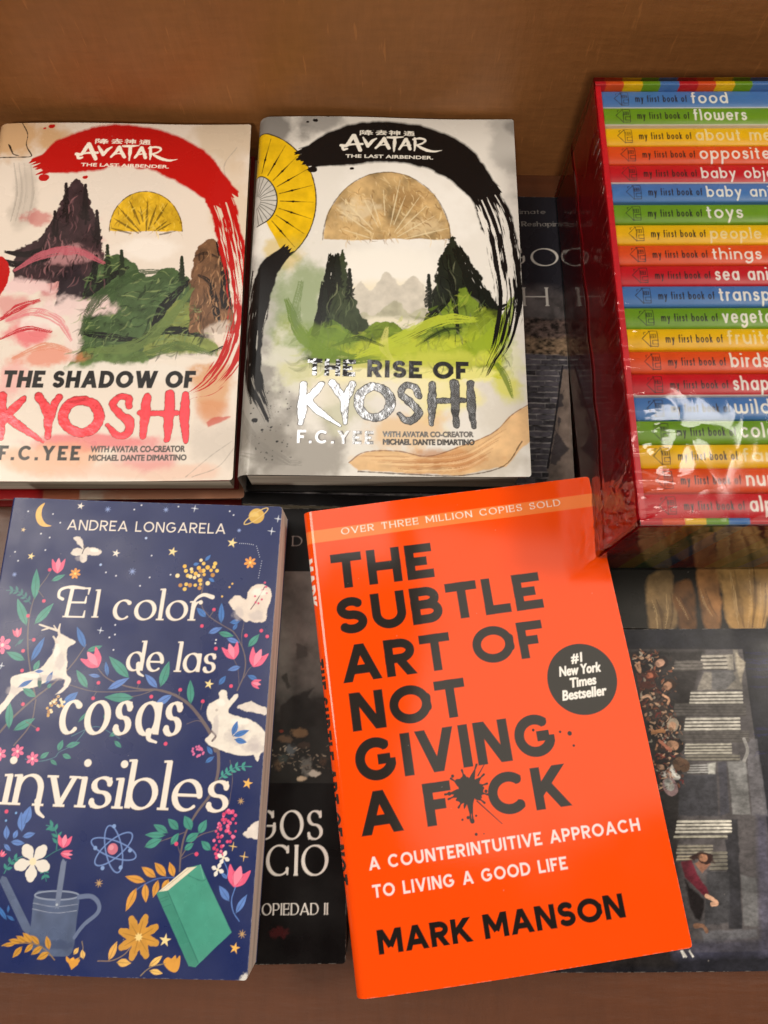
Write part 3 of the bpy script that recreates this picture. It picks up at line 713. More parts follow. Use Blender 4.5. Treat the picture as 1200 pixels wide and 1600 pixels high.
def make_black_white():
    pose = (-.1681, 22.3057, .0093, 34.7768)
    cv = Canvas(14.6, 21.5, 36, (226, 223, 217), sp=3.05, pose=pose)
    S = cv.S; p1 = lambda x, y: cv.P([(x, y)])[0]
    for (x, y, rx, ry, col, a, sd) in ((430, 205, 60, 45, (96, 94, 92), .8, 1), (500, 190, 40, 26, (120, 118, 116), .7, 2), (800, 230, 40, 110, (150, 148, 145), .55, 3), (400, 640, 70, 130, (112, 108, 102), .75, 4),
                                       (460, 710, 110, 60, (120, 114, 106), .7, 5), (720, 730, 140, 30, (176, 168, 156), .6, 6), (790, 640, 45, 120, (196, 190, 178), .6, 7), (640, 330, 130, 120, (238, 236, 232), .8, 8),
                                       (410, 470, 35, 90, (150, 148, 144), .6, 9), (810, 200, 30, 20, (90, 88, 86), .5, 10)):
        cv.wash(p1(x, y), (rx * S, ry * S), col, a, ns=40 * S, seed=sd)
    cv.wash(cv.Lc([(-1.2, 10)])[0], (1.6 * 36, 13 * 36), (150, 147, 142), .7, seed=12)
    # yellow paper fan at the left edge
    fc = (396, 312); out = [(fc[0] + 98 * math.cos(math.radians(a)), fc[1] - 106 * math.sin(math.radians(a))) for a in range(96, -64, -5)]
    cv.poly(cv.P([fc] + out), (226, 184, 22), rough=2, rs=14, tex=.22, soft=1.3)
    cv.poly(cv.P([(fc[0] - 60, 200), (fc[0] - 60, 420), fc, out[0]]), (226, 184, 22), tex=.2, rs=14)
    cv.wash(p1(440, 395), (36 * S, 40 * S), (206, 178, 70), .6, seed=21)
    cv.stroke(cv.P(out), 1.1 * S, (70, 62, 40), rough=.8)
    for a in range(88, -62, -15):
        u = (math.cos(math.radians(a)), -math.sin(math.radians(a)))
        f = lambda r_: (fc[0] + u[0] * r_, fc[1] + u[1] * r_ * 1.06)
        cv.stroke(cv.P([f(42), f(94)]), [.9 * S, .5 * S], (60, 50, 20), .75, rough=.5)
        cv.stroke(cv.P([f(50), f(62), f(74)]), [.6 * S, 1.6 * S, .5 * S], (28, 22, 12), .9); cv.dot(p1(*f(62)), 2.2 * S, (24, 20, 12))
    cv.poly(cv.P([(fc[0] - 40, fc[1] - 20)] + [(fc[0] + 37 * math.cos(math.radians(a)), fc[1] - 40 * math.sin(math.radians(a))) for a in range(110, -100, -10)]), (196, 194, 188), rough=1.5, tex=.2)
    for a in range(90, -85, -13):
        u = (math.cos(math.radians(a)), -math.sin(math.radians(a))); cv.stroke(cv.P([(fc[0] + u[0] * 10, fc[1] + u[1] * 10), (fc[0] + u[0] * 36, fc[1] + u[1] * 38)]), .8 * S, (70, 70, 66), .8)
    cv.stroke(cv.P([(fc[0] + 37 * math.cos(math.radians(a)), fc[1] - 40 * math.sin(math.radians(a))) for a in range(100, -90, -8)]), 1.1 * S, (40, 38, 34))
    # plain ink landscape in place of the figure: low golden sun, mist, dark crags, green slopes
    sun = [(604 + 100 * math.cos(math.radians(a)), 378 - 108 * math.sin(math.radians(a))) for a in range(178, 0, -4)]
    cv.poly(cv.P(sun), (190, 160, 112), rough=3 * S, rs=26, tex=.75, soft=2)
    cv.wash(p1(560, 330), (40 * S, 26 * S), (224, 208, 176), .6, ns=14, seed=31); cv.wash(p1(640, 310), (40 * S, 26 * S), (150, 112, 66), .5, ns=12, seed=32); cv.wash(p1(660, 355), (40 * S, 20 * S), (222, 200, 160), .6, ns=12, seed=33)
    cv.stroke(cv.P(sun), .9 * S, (90, 74, 50), .7, rough=1.2)
    cv.wash(p1(606, 418), (110 * S, 46 * S), (240, 237, 230), 1.0, noise=.35, ns=50, seed=34)
    cv.wash(p1(600, 470), (90 * S, 40 * S), (236, 226, 200), .8, noise=.4, ns=40, seed=35)
    cv.wash(p1(470, 480), (60 * S, 110 * S), (120, 146, 84), .75, seed=36); cv.wash(p1(455, 530), (30 * S, 50 * S), (150, 164, 70), .7, seed=37)
    ridge(cv, [(540, 470), (562, 438), (580, 452), (604, 424), (626, 446), (648, 430), (672, 462)], 560, (206, 200, 188), 45, soft=2.5, rough=4, tex=.2)
    ridge(cv, [(545, 520), (566, 486), (586, 492), (616, 468), (640, 488), (664, 480), (680, 520)], 560, (180, 178, 156), 46, soft=2.5, rough=4, tex=.25)
    cv.wash(p1(606, 505), (70 * S, 14 * S), (232, 226, 206), .85, noise=.4, ns=26, seed=47)
    ridge(cv, [(470, 560), (505, 480), (522, 425), (536, 390), (545, 440), (560, 480), (596, 540)], 575, (58, 68, 46), 41, rough=6)
    ridge(cv, [(640, 560), (672, 470), (692, 392), (712, 376), (735, 430), (775, 500), (800, 560)], 580, (34, 38, 28), 42, rough=7)
    ridge(cv, [(520, 570), (560, 520), (606, 500), (650, 515), (700, 470), (740, 450), (792, 520), (800, 575)], 590, (112, 134, 44), 43, rough=6, tex=.55)
    ridge(cv, [(452, 580), (480, 520), (520, 500), (575, 540), (640, 565)], 590, (98, 124, 52), 44, rough=6, tex=.55)
    for P, w_, d, sd in (([(520, 400), (514, 450), (492, 520)], (9, 13, 6), .25, 1), ([(716, 392), (744, 450), (786, 505)], (10, 18, 9), .3, 2), ([(700, 400), (708, 450), (716, 520)], (4, 7, 3), .35, 3), ([(600, 560), (650, 520), (700, 470)], (5, 8, 3), .3, 4), ([(505, 440), (498, 500), (480, 560)], (4, 8, 3), .3, 5),
                         ([(724, 540), (752, 500), (790, 478)], (6, 13, 5), .25, 6)):
        cv.brush(cr(cv.P(P), 10), np.array(w_) * S, (24, 26, 20), dry=d, rough=.35, bristle=7, along=26, seed=sd)
    for x, y0, y1, w_, sd in ((528, 396, 452, 12, 1), (546, 420, 470, 11, 2), (690, 400, 466, 13, 3), (670, 430, 484, 11, 4), (508, 450, 510, 11, 5)):
        pine(cv, x, y0, y1, w_, (30, 34, 26), sd)
    for (x, y, rx, ry, col, a, sd) in ((640, 545, 130, 26, (196, 204, 62), .85, 51), (760, 550, 50, 46, (186, 198, 46), .8, 52), (590, 575, 90, 22, (226, 220, 130), .7, 53), (690, 610, 60, 60, (236, 226, 120), .6, 54), (790, 600, 30, 40, (206, 206, 60), .75, 55),
                                       (540, 620, 50, 60, (172, 176, 130), .5, 56), (505, 600, 40, 40, (230, 224, 210), .7, 57), (620, 600, 120, 34, (238, 230, 196), .5, 58)):
        cv.wash(p1(x, y), (rx * S, ry * S), col, a, ns=34 * S, seed=sd)
    for (x, y, rx, ry, col, a, sd) in ((450, 560, 34, 70, (214, 214, 200), .85, 71), (560, 586, 90, 16, (236, 230, 190), .9, 72), (720, 584, 90, 14, (230, 226, 140), .85, 73), (800, 560, 22, 40, (222, 222, 190), .7, 74), (470, 585, 40, 26, (206, 206, 160), .8, 75)):
        cv.wash(p1(x, y), (rx * S, ry * S), col, a, ns=18 * S, seed=sd)
    # crag hatching, foliage dabs, sweeping green strokes
    strokes_in(cv, [(478, 560), (505, 480), (522, 425), (536, 392), (548, 440), (566, 490), (590, 540)], 170, [(20, 24, 18), (90, 104, 72), (30, 38, 26), (120, 126, 96)], 1.3, 22, 100, 22, .8, 5)
    strokes_in(cv, [(650, 560), (672, 470), (692, 392), (712, 376), (735, 430), (775, 500), (795, 560)], 220, [(14, 16, 12), (70, 80, 56), (26, 30, 22), (104, 108, 84)], 1.4, 24, 75, 25, .8, 6)
    strokes_in(cv, [(452, 575), (480, 515), (560, 520), (606, 500), (700, 468), (740, 452), (796, 525), (800, 580)], 420, [(60, 84, 24), (150, 170, 50), (190, 200, 80), (40, 58, 22), (120, 150, 40)], 2.4, 22, 165, 40, .38, 7)
    swash(cv, [([(448, 470), (470, 520), (520, 556), (590, 560)], (5, 12, 14, 5), (96, 124, 44), .35, .85), ([(800, 470), (780, 520), (720, 552), (640, 556)], (5, 14, 16, 6), (136, 158, 36), .3, .85), ([(560, 556), (620, 530), (690, 500), (740, 500)], (4, 11, 12, 5), (186, 200, 60), .35, .8),
               ([(470, 440), (462, 490), (480, 540)], (5, 9, 4), (110, 132, 80), .4, .7), ([(604, 512), (600, 540), (612, 562)], (3, 8, 3), (210, 206, 120), .3, .7), ([(650, 540), (690, 516), (720, 512)], (2, 5, 2), (36, 50, 22), .3, .9), ([(520, 540), (560, 528), (600, 540)], (2, 5, 2), (44, 60, 28), .3, .9), ([(770, 560), (790, 590), (800, 620)], (3, 7, 2), (96, 120, 40), .3, .8)], 40)
    for (x, y, rx, ry, col, a, sd) in ((500, 535, 60, 34, (120, 148, 58), .6, 91), (640, 548, 90, 26, (176, 190, 62), .65, 92), (760, 520, 46, 46, (150, 172, 48), .6, 93), (700, 560, 90, 18, (206, 208, 90), .6, 94)):
        cv.wash(p1(x, y), (rx * S, ry * S), col, a, ns=22 * S, seed=sd)
    strokes_in(cv, sun, 260, [(236, 214, 168), (120, 84, 44), (160, 122, 70), (210, 180, 124)], 1.3, 13, 60, 50, .6, 8); ink_rays(cv, (604, 380), 20, 104, 10, 170, 12, (226, 210, 172), 1.3, .7, 9)
    # sand-coloured dune wash at the bottom
    dune = cr([(545, 722), (570, 706), (620, 704), (668, 712), (716, 698), (770, 676), (800, 648), (826, 632)], 6)
    cv.poly(cv.P(list(dune) + [(826, 690), (790, 728), (720, 741), (640, 738), (560, 735)]), (216, 176, 126), .92, soft=3, rough=3 * S, rs=22, tex=.35)
    cv.wash(p1(640, 672), (76 * S, 36 * S), (226, 190, 142), .75, ns=30, seed=60); cv.wash(p1(700, 716), (70 * S, 18 * S), (196, 134, 82), .6, ns=20, seed=61); cv.wash(p1(610, 716), (60 * S, 10 * S), (232, 196, 150), .7, ns=20, seed=62)
    for k_ in range(9):
        t_ = k_ / 8; cv.brush(cr(cv.P([(560 + 10 * k_, 712 + 3 * k_), (640, 712 + 3.2 * k_), (720, 708 + 3.2 * k_), (790 - 4 * k_, 670 + 6 * k_)]), 10), np.array([.6, 2.2, 2.6, .8]) * S, ((150, 92, 50), (240, 208, 164), (186, 128, 80))[k_ % 3], dry=.4, rough=.5, bristle=4, seed=90 + k_, a=.55)
    cv.stroke(cv.P(dune), .9 * S, (120, 74, 40), .7, rough=.9); cv.stroke(cv.P(cr([(560, 736), (640, 740), (720, 742), (786, 728), (815, 690)], 6)), [1.6 * S] + [1.0 * S] * 24, (70, 46, 28), .75, rough=.9)
    # broad ink ring
    K = (20, 18, 18)
    cv.brush(cr(cv.P([(490, 244), (528, 232), (575, 223), (620, 222), (668, 231), (712, 253), (752, 294)]), 10), np.array([26, 42, 48, 47, 46, 42, 30]) * S, K, dry=.0, rough=.10, bristle=9, along=50, seed=5)
    cv.brush(cr(cv.P([(724, 250), (756, 300), (778, 350), (790, 410), (796, 470), (786, 530), (766, 570)]), 10), np.array([22, 27, 29, 27, 24, 20, 10]) * S, K, dry=[.05, .35, .5, .52, .5, .55, .7], rough=.22, bristle=8, along=60, seed=8)
    cv.brush(cr(cv.P([(446, 392), (420, 420), (404, 470), (394, 530), (396, 590), (418, 650)]), 10), np.array([12, 19, 21, 19, 17, 8]) * S, K, dry=[.15, .2, .28, .3, .34, .55], rough=.25, bristle=7, along=50, seed=9)
    cv.brush(cr(cv.P([(392, 420), (378, 480), (376, 560), (392, 630)]), 8), np.array([3, 6, 6, 2]) * S, K, dry=.35, rough=.4, bristle=4, seed=10)
    cv.brush(cr(cv.P([(372, 640), (400, 690), (450, 722)]), 8), np.array([5, 9, 5]) * S, (120, 116, 110), dry=.45, rough=.4, bristle=5, seed=11, a=.6)
    cv.brush(cr(cv.P([(366, 705), (410, 718), (470, 724)]), 8), np.array([3, 6, 4]) * S, (130, 126, 120), dry=.5, rough=.4, bristle=5, seed=12, a=.6)
    for x, y, d in ((488, 265, 7), (550, 264, 3), (493, 189, 4), (481, 191, 2.4), (398, 657, 4.5), (410, 672, 2), (392, 646, 1.5), (433, 690, 2), (513, 182, 2.5), (424, 668, 1.5), (404, 628, 2)):
        cv.stroke(cv.P([(x - d * .3, y), (x + d * .3, y)]), d * S * .85, K, rough=1)
    rnd = random.Random(2)
    for i in range(60):
        cv.dot(p1(395 + 60 * rnd.random(), 610 + 110 * rnd.random()), (.5 + rnd.random()) * S, (40, 38, 36), .7)
    emblem(cv, 0, 0, (240, 236, 226))
    # title and author lettering
    q = lambda pts: cv.P([(x / 3.53 + 440, y / 3.53 + 540) for x, y in pts])
    def head(s, a, b, top, wt, col, f=0.0, **kw):
        P = q([a, b, top]); sk_text(cv, s, P[0], P[1], np.hypot(*(P[2] - P[0])), wt, col, foil=f, **kw)
    head('THE', (140, 164), (406, 170), (140, 70), .26, (30, 27, 27), .9)
    head('RISE OF', (471, 172), (1032, 184), (471, 76), .25, (24, 21, 21), .15, space=.3)
    ks = [([(475, 600), (472, 640), (470, 661)], (5, 6.5, 4), 1), ([(502, 600), (492, 612), (478, 628)], (4.5, 6, 5), 1), ([(478, 622), (500, 644), (531, 665)], (6, 5, 1), 1),
          ([(519, 599), (530, 613), (539, 628)], (6, 6.5, 5), 1), ([(551, 600), (544, 614), (539, 630), (539, 660)], (5, 6, 6, 3), 1),
          ([(585 + 25 * math.cos(math.radians(a)), 628 + 24 * math.sin(math.radians(a))) for a in range(-80, 281, 20)], (6.5, 7.5, 6, 7, 6.5), 1),
          ([(654, 618), (649, 605), (634, 602), (627, 614), (642, 629), (654, 643), (646, 655), (633, 656), (624, 646)], (5, 5, 4.5, 5, 6, 6, 6, 5, 3), 1),
          ([(676, 600), (675, 630), (674, 661)], (5.5, 6.5, 3), 1), ([(710, 598), (711, 630), (713, 664)], (6.5, 6.5, 4), 1), ([(671, 625), (700, 625), (725, 625)], (4, 3.5, 4), 1), ([(735, 598), (736, 630), (740, 666)], (5, 7, 3), 1)]
    brush_title(cv, ks, (26, 24, 25), 1.0)
    head('F.C.YEE', (85, 537), (506, 543), (85, 465), .26, (118, 114, 112), 0, track=.26)
    head('F.C.YEE', (85, 537), (506, 543), (85, 465), .19, (206, 206, 204), .7, track=.26)
    P = q([(558, 500), (1056, 501)]); bf_text(cv, 'WITH AVATAR CO-CREATOR', P[0], P[1], 30 / 3.53 * S, (122, 118, 114), bold=.8, foil=.35)
    P = q([(560, 543), (1062, 545)]); bf_text(cv, 'MICHAEL DANTE DIMARTINO', P[0], P[1], 31 / 3.53 * S, (70, 68, 66), bold=.8, foil=.2)
    yb0, yb1 = (int(v) for v in (q([(140, 60)])[0][1], q([(140, 176)])[0][1])); xb1 = int(q([(420, 120)])[0][0])
    cv.img[yb0:yb1, :xb1, 3] *= np.clip((fbm(cv.xx / 6, cv.yy / 3, 88, 3) - .50) * 9, 0, 1)[yb0:yb1, :xb1]
    sel = np.clip((fbm(cv.xx / 26, cv.yy / 14, 77, 3) - .18) * 6, .6, 1); cv.img[..., 3] *= sel
    warp = lambda u, v: .04 * np.sin(u * 6 + v * 5) + .06 * (v ** 8) * np.sin(u * 7) + .03 * np.sin(v * 9 + 2 * u)
    hardcover('hardcover_book', 'black and white brush-painted hardcover with yellow fan art and silver foil title', pose, 14.6, 21.5, 3.05, cv,
              printed('ink_jacket', .2, (.93, .93, .95), bs=1200, bd=.00002), m_black, m_pages_g, .75, warp)
make_black_white()

def red_paper(cv, seed=0):
    S = cv.S; p1 = lambda x, y: cv.P([(x, y)])[0]
    for (x, y, rx, ry, col, a, sd) in ((30, 215, 90, 46, (204, 160, 108), .85, 1), (350, 215, 60, 60, (206, 186, 158), .7, 2), (365, 330, 40, 120, (214, 192, 164), .6, 3), (180, 300, 120, 60, (224, 214, 204), .8, 4), (40, 300, 26, 70, (150, 142, 132), .4, 5),
                                       (330, 600, 40, 60, (208, 150, 96), .8, 6), (345, 690, 50, 50, (196, 186, 176), .6, 7), (150, 690, 130, 16, (226, 92, 104), .75, 8), (80, 715, 100, 30, (228, 168, 130), .7, 9), (210, 735, 160, 16, (228, 190, 170), .7, 10),
                                       (330, 640, 30, 26, (210, 140, 96), .6, 13), (230, 715, 50, 26, (222, 130, 136), .6, 11), (20, 590, 30, 40, (230, 150, 150), .6, 12)):
        cv.wash(p1(x, y), (rx * S, ry * S), col, a, ns=40 * S, seed=sd + seed)

def make_red_white():
    pose = (-15.0659, 21.8825, .0213, 35.112)
    cv = Canvas(14.6, 21.5, 36, (228, 216, 204), sp=2.74, pose=pose)
    S = cv.S; p1 = lambda x, y: cv.P([(x, y)])[0]
    red_paper(cv)
    for P in ([(35, 192), (44, 210), (42, 228), (50, 243), (46, 246)], [(0, 246), (25, 246), (46, 246)], [(14, 226), (20, 240), (30, 244)], [(20, 238), (16, 228)]):
        cv.stroke(cr(cv.P(P), 5), .9 * S, (40, 32, 26), rough=.9)
    for x in (22, 30, 38, 48): cv.brush(cr(cv.P([(x, 255), (x + 4, 300), (x - 6, 345)]), 6), np.array([1, 2.5, 1]) * S, (140, 132, 124), dry=.35, rough=.5, bristle=3, seed=x, a=.55)
    for P in ([(290, 745), (330, 712), (362, 690)], [(300, 745), (340, 730), (366, 700)], [(370, 230), (350, 260), (362, 300)]): cv.stroke(cr(cv.P(P), 6), .8 * S, (150, 140, 132), .5, rough=.8)
    # plain ink landscape in place of the two figures
    sun = [(228 + 57 * math.cos(math.radians(a)), 362 - 62 * math.sin(math.radians(a))) for a in range(180, -1, -4)]
    cv.poly(cv.P(sun), (214, 172, 40), rough=2 * S, rs=16, tex=.5, soft=1.5); ink_rays(cv, (228, 372), 10, 66, 8, 172, 11, (60, 44, 12), 2.2, .7, 5)
    cv.stroke(cv.P(sun), .8 * S, (50, 38, 14), .8, rough=1)
    cv.wash(p1(230, 390), (62 * S, 28 * S), (238, 230, 222), .95, noise=.4, ns=30, seed=21)
    cv.wash(p1(95, 420), (62 * S, 60 * S), (196, 110, 118), .75, ns=26, seed=22); cv.wash(p1(120, 370), (40 * S, 40 * S), (206, 140, 146), .7, ns=24, seed=23); cv.wash(p1(60, 340), (34 * S, 16 * S), (190, 64, 70), .6, ns=16, seed=24)
    ridge(cv, [(20, 392), (60, 372), (88, 330), (108, 292), (126, 282), (142, 318), (158, 372), (166, 430)], 440, (58, 42, 46), 25, rough=6, tex=.6)
    ridge(cv, [(86, 470), (96, 420), (120, 400), (134, 440), (140, 480)], 482, (44, 34, 40), 26, rough=5)
    cv.wash(p1(110, 400), (46 * S, 22 * S), (204, 150, 154), .65, ns=18, seed=27)
    for x, y0, y1, w_, sd in ((104, 288, 346, 12, 11), (134, 290, 350, 12, 12), (86, 330, 372, 9, 13), (152, 330, 386, 10, 14)): pine(cv, x, y0, y1, w_, (34, 26, 28), sd)
    for P, w_ in (([(0, 404), (30, 412), (76, 404)], (3, 8, 3)), ([(8, 392), (40, 396), (70, 388)], (3, 7, 5))): cv.brush(cr(cv.P(P), 8), np.array(w_) * S, (34, 28, 30), dry=.25, rough=.4, bristle=5, seed=4)
    ridge(cv, [(118, 560), (124, 480), (140, 430), (176, 398), (206, 410), (232, 432), (262, 418), (300, 440), (322, 500), (318, 555)], 560, (70, 92, 56), 28, rough=5, tex=.55)
    ridge(cv, [(226, 540), (250, 482), (290, 470), (322, 500), (340, 545)], 556, (126, 138, 72), 29, rough=5, tex=.5)
    ridge(cv, [(100, 575), (130, 545), (180, 540), (226, 552), (232, 574)], 578, (92, 116, 62), 30, rough=5, tex=.5)
    for P, w_, d in (([(132, 470), (160, 440), (200, 418)], (4, 9, 3), .3), ([(236, 520), (256, 480), (296, 440)], (5, 10, 4), .25), ([(128, 520), (170, 526), (226, 534)], (3, 8, 4), .35), ([(228, 524), (270, 516), (330, 526)], (6, 10, 4), .3), ([(290, 555), (320, 556), (352, 540)], (3, 6, 2), .35), ([(150, 400), (146, 430), (132, 462)], (4, 7, 4), .3)):
        cv.brush(cr(cv.P(P), 10), np.array(w_) * S, (22, 24, 20), dry=d, rough=.4, bristle=6, along=24, seed=int(P[0][0]))
    for x, y0, y1, w_, sd in ((168, 384, 440, 12, 21), (190, 392, 440, 10, 22), (284, 402, 446, 10, 23)): pine(cv, x, y0, y1, w_, (34, 44, 28), sd)
    ridge(cv, [(296, 470), (302, 410), (312, 382), (336, 376), (352, 410), (362, 470), (366, 510)], 520, (112, 80, 56), 31, rough=5, tex=.7)
    for P, w_ in (([(340, 380), (350, 420), (352, 480)], (3, 7, 9)), ([(330, 440), (336, 480), (344, 520)], (3, 7, 4)), ([(306, 400), (322, 396), (344, 404)], (1.5, 3, 1.5)), ([(310, 430), (326, 440), (340, 470)], (2, 4, 2))):
        cv.brush(cr(cv.P(P), 8), np.array(w_) * S, (28, 22, 20), dry=.3, rough=.4, bristle=5, seed=7)
    for (x, y, rx, ry, col, a, sd) in ((40, 520, 46, 26, (226, 84, 100), .8, 41), (20, 480, 30, 26, (206, 60, 76), .5, 42), (70, 555, 60, 18, (222, 120, 90), .7, 43), (60, 505, 50, 14, (236, 226, 222), .7, 44), (200, 580, 100, 14, (230, 222, 212), .7, 45)):
        cv.wash(p1(x, y), (rx * S, ry * S), col, a, ns=24 * S, seed=sd)
    for P, w_ in (([(-2, 500), (26, 480), (60, 468)], (3, 8, 4)), ([(-2, 530), (40, 512), (80, 518)], (2, 5, 3))): cv.brush(cr(cv.P(P), 8), np.array(w_) * S, (190, 36, 50), dry=.4, rough=.4, bristle=6, seed=3)
    for (x, y, rx, ry, col, a, sd) in ((120, 478, 70, 20, (232, 206, 204), .95, 81), (40, 446, 50, 16, (232, 200, 200), .9, 82), (116, 520, 16, 60, (230, 212, 206), .85, 83), (190, 580, 120, 18, (230, 222, 212), .95, 84), (300, 560, 70, 14, (230, 220, 208), .9, 85), (345, 520, 30, 20, (226, 210, 196), .7, 86)):
        cv.wash(p1(x, y), (rx * S, ry * S), col, a, ns=16 * S, seed=sd)
    strokes_in(cv, [(30, 430), (60, 376), (88, 332), (108, 294), (126, 284), (142, 320), (158, 374), (164, 440)], 240, [(24, 18, 22), (110, 76, 82), (70, 48, 54), (150, 104, 108), (20, 14, 16)], 1.4, 18, 105, 30, .8, 31)
    strokes_in(cv, [(122, 555), (126, 480), (142, 432), (176, 400), (206, 412), (232, 434), (262, 420), (300, 442), (322, 500), (318, 552)], 420, [(34, 48, 26), (110, 134, 86), (60, 84, 46), (140, 156, 100), (24, 30, 20)], 1.6, 18, 150, 45, .7, 32)
    strokes_in(cv, [(298, 470), (304, 412), (314, 384), (336, 378), (352, 412), (362, 470), (364, 510), (300, 516)], 130, [(40, 26, 18), (160, 118, 84), (84, 56, 38), (196, 152, 112)], 1.3, 15, 95, 25, .8, 33)
    strokes_in(cv, sun, 110, [(240, 206, 90), (120, 88, 16), (180, 136, 24)], 1.2, 11, 90, 50, .6, 34)
    swash(cv, [([(126, 520), (150, 470), (210, 430), (250, 424)], (4, 11, 10, 3), (54, 76, 42), .35, .85), ([(140, 548), (210, 540), (262, 500), (300, 452)], (4, 12, 10, 3), (102, 122, 66), .35, .8), ([(330, 552), (280, 540), (236, 552), (180, 566)], (4, 9, 8, 3), (84, 106, 54), .35, .8), ([(24, 420), (70, 396), (120, 392), (160, 410)], (3, 9, 9, 3), (190, 96, 110), .4, .8), ([(10, 500), (50, 486), (90, 500), (110, 530)], (3, 8, 8, 3), (220, 110, 124), .45, .7), ([(20, 560), (70, 540), (110, 548)], (3, 8, 3), (214, 130, 96), .45, .7)], 60)
    R = (186, 20, 16)
    cv.brush(cr(cv.P([(72, 256), (100, 246), (150, 233), (200, 228), (250, 237), (300, 261), (345, 302)]), 10), np.array([22, 40, 49, 48, 46, 42, 28]) * S, R, dry=0.0, rough=.10, bristle=9, along=50, seed=15)
    cv.brush(cr(cv.P([(322, 270), (346, 320), (362, 380), (372, 440), (376, 500), (360, 560), (330, 600), (300, 616)]), 10), np.array([24, 24, 24, 22, 22, 24, 20, 8]) * S, R, dry=[.05, .38, .5, .5, .5, .52, .62, .8], rough=.25, bristle=8, along=60, seed=18)
    cv.brush(cr(cv.P([(384, 400), (386, 470), (378, 560)]), 8), np.array([5, 9, 6]) * S, (206, 40, 28), dry=.2, rough=.3, bristle=5, seed=19)
    cv.poly(cv.P(cr([(-6, 405), (8, 404), (14, 425), (6, 450), (-6, 462)], 6, True)), R, rough=3, rs=8)
    for x, y, d in ((69, 278, 8), (82, 199, 5), (71, 202, 2.5), (102, 192, 3), (134, 278, 4), (96, 238, 2)): cv.stroke(cv.P([(x - d * .3, y), (x + d * .3, y)]), d * S * .85, R, rough=1)
    cv.poly(cv.P([(322, 660), (335, 652), (360, 651), (345, 660), (325, 668)]), (196, 84, 70), .8, soft=3, rough=2)
    emblem(cv, -413, 14, (248, 240, 226))
    q = lambda pts: cv.P([(x / 3 + 0, y / 3 + 450) for x, y in pts])
    def head(s, a, b, top, wt, col, f=0.0, **kw):
        P = q([a, b, top]); sk_text(cv, s, P[0], P[1], np.hypot(*(P[2] - P[0])), wt, col, foil=f, **kw)
    head('THE SHADOW OF', (8, 466), (910, 469), (8, 386), .25, (28, 25, 25), 0, slant=.04, space=.3, track=.1)
    ks = [([(4, 618), (3, 650), (2, 684)], (6, 7, 4), 1), ([(38, 622), (24, 636), (6, 656)], (4, 6, 6), 1), ([(8, 648), (34, 668), (68, 690)], (7, 6, 1), 1),
          ([(60, 618), (70, 634), (77, 650)], (6, 7, 6), 1), ([(92, 620), (84, 634), (76, 656), (75, 682)], (5, 6, 7, 4), 1),
          ([(127 + 28 * math.cos(math.radians(a)), 650 + 25 * math.sin(math.radians(a))) for a in range(-80, 281, 20)], (7, 8, 6.5, 8, 7), 1),
          ([(202, 634), (200, 622), (187, 620), (176, 632), (186, 646), (202, 658), (200, 676), (184, 680), (168, 664)], (5, 5, 5, 5, 6, 7, 6, 5, 3), 1),
          ([(230, 620), (226, 650), (223, 682)], (6, 7.5, 4), 1), ([(265, 616), (264, 650), (261, 686)], (7, 8, 4), 1), ([(219, 645), (250, 646), (276, 645)], (4, 4, 4.5), 1), ([(290, 616), (288, 650), (290, 690)], (5, 8, 3), 1)]
    brush_title(cv, ks, (200, 20, 24), .55)
    head('F.C.YEE', (-8, 806), (372, 806), (-8, 738), .22, (48, 45, 45), 0, track=.24)
    P = q([(424, 766), (865, 766)]); bf_text(cv, 'WITH AVATAR CO-CREATOR', P[0], P[1], 29 / 3 * S, (84, 78, 76), bold=.7)
    P = q([(416, 806), (872, 806)]); bf_text(cv, 'MICHAEL DANTE DIMARTINO', P[0], P[1], 27 / 3 * S, (84, 78, 76), bold=.7)
    warp = lambda u, v: .03 * np.sin(u * 6 + v * 5 + 1) + .04 * (v ** 8) * np.sin(u * 6) + .03 * np.sin(v * 8 + 2 * u)
    hardcover('hardcover_book', 'cream hardcover painted with a red brush ring and a red foil title, top left', pose, 14.6, 21.5, 2.74, cv,
              printed('red_ink_jacket', .24, (.86, .10, .12), bs=1200, bd=.00002, foil_rough=.22), m_red_case, m_pages_w, .7, warp, bi=.36)
    # another copy lies under it; only its lower edge shows
    pose2 = (-15.0, 21.79, .0213, 37.9)
    c2 = Canvas(14.6, 21.5, 14, (222, 205, 190), sp=1.69, pose=pose2)
    red_paper(c2, 3)
    c2.poly(c2.P([(-200, 700), (70, 700), (68, 800), (-200, 800)]), (190, 24, 30)); c2.poly(c2.P([(68, 700), (126, 700), (124, 800), (67, 800)]), (206, 120, 86)); c2.wash(c2.P([(300, 772)])[0], (70, 20), (196, 120, 80), .8, ns=20)
    hardcover('hardcover_book', 'thinner cream and red hardcover lying underneath the red-ringed book, only its lower edge showing', pose2, 14.6, 21.5, 1.69, c2,
              printed('copy_jacket', .4), m_red_case, m_pages_w, .5)
make_red_white()
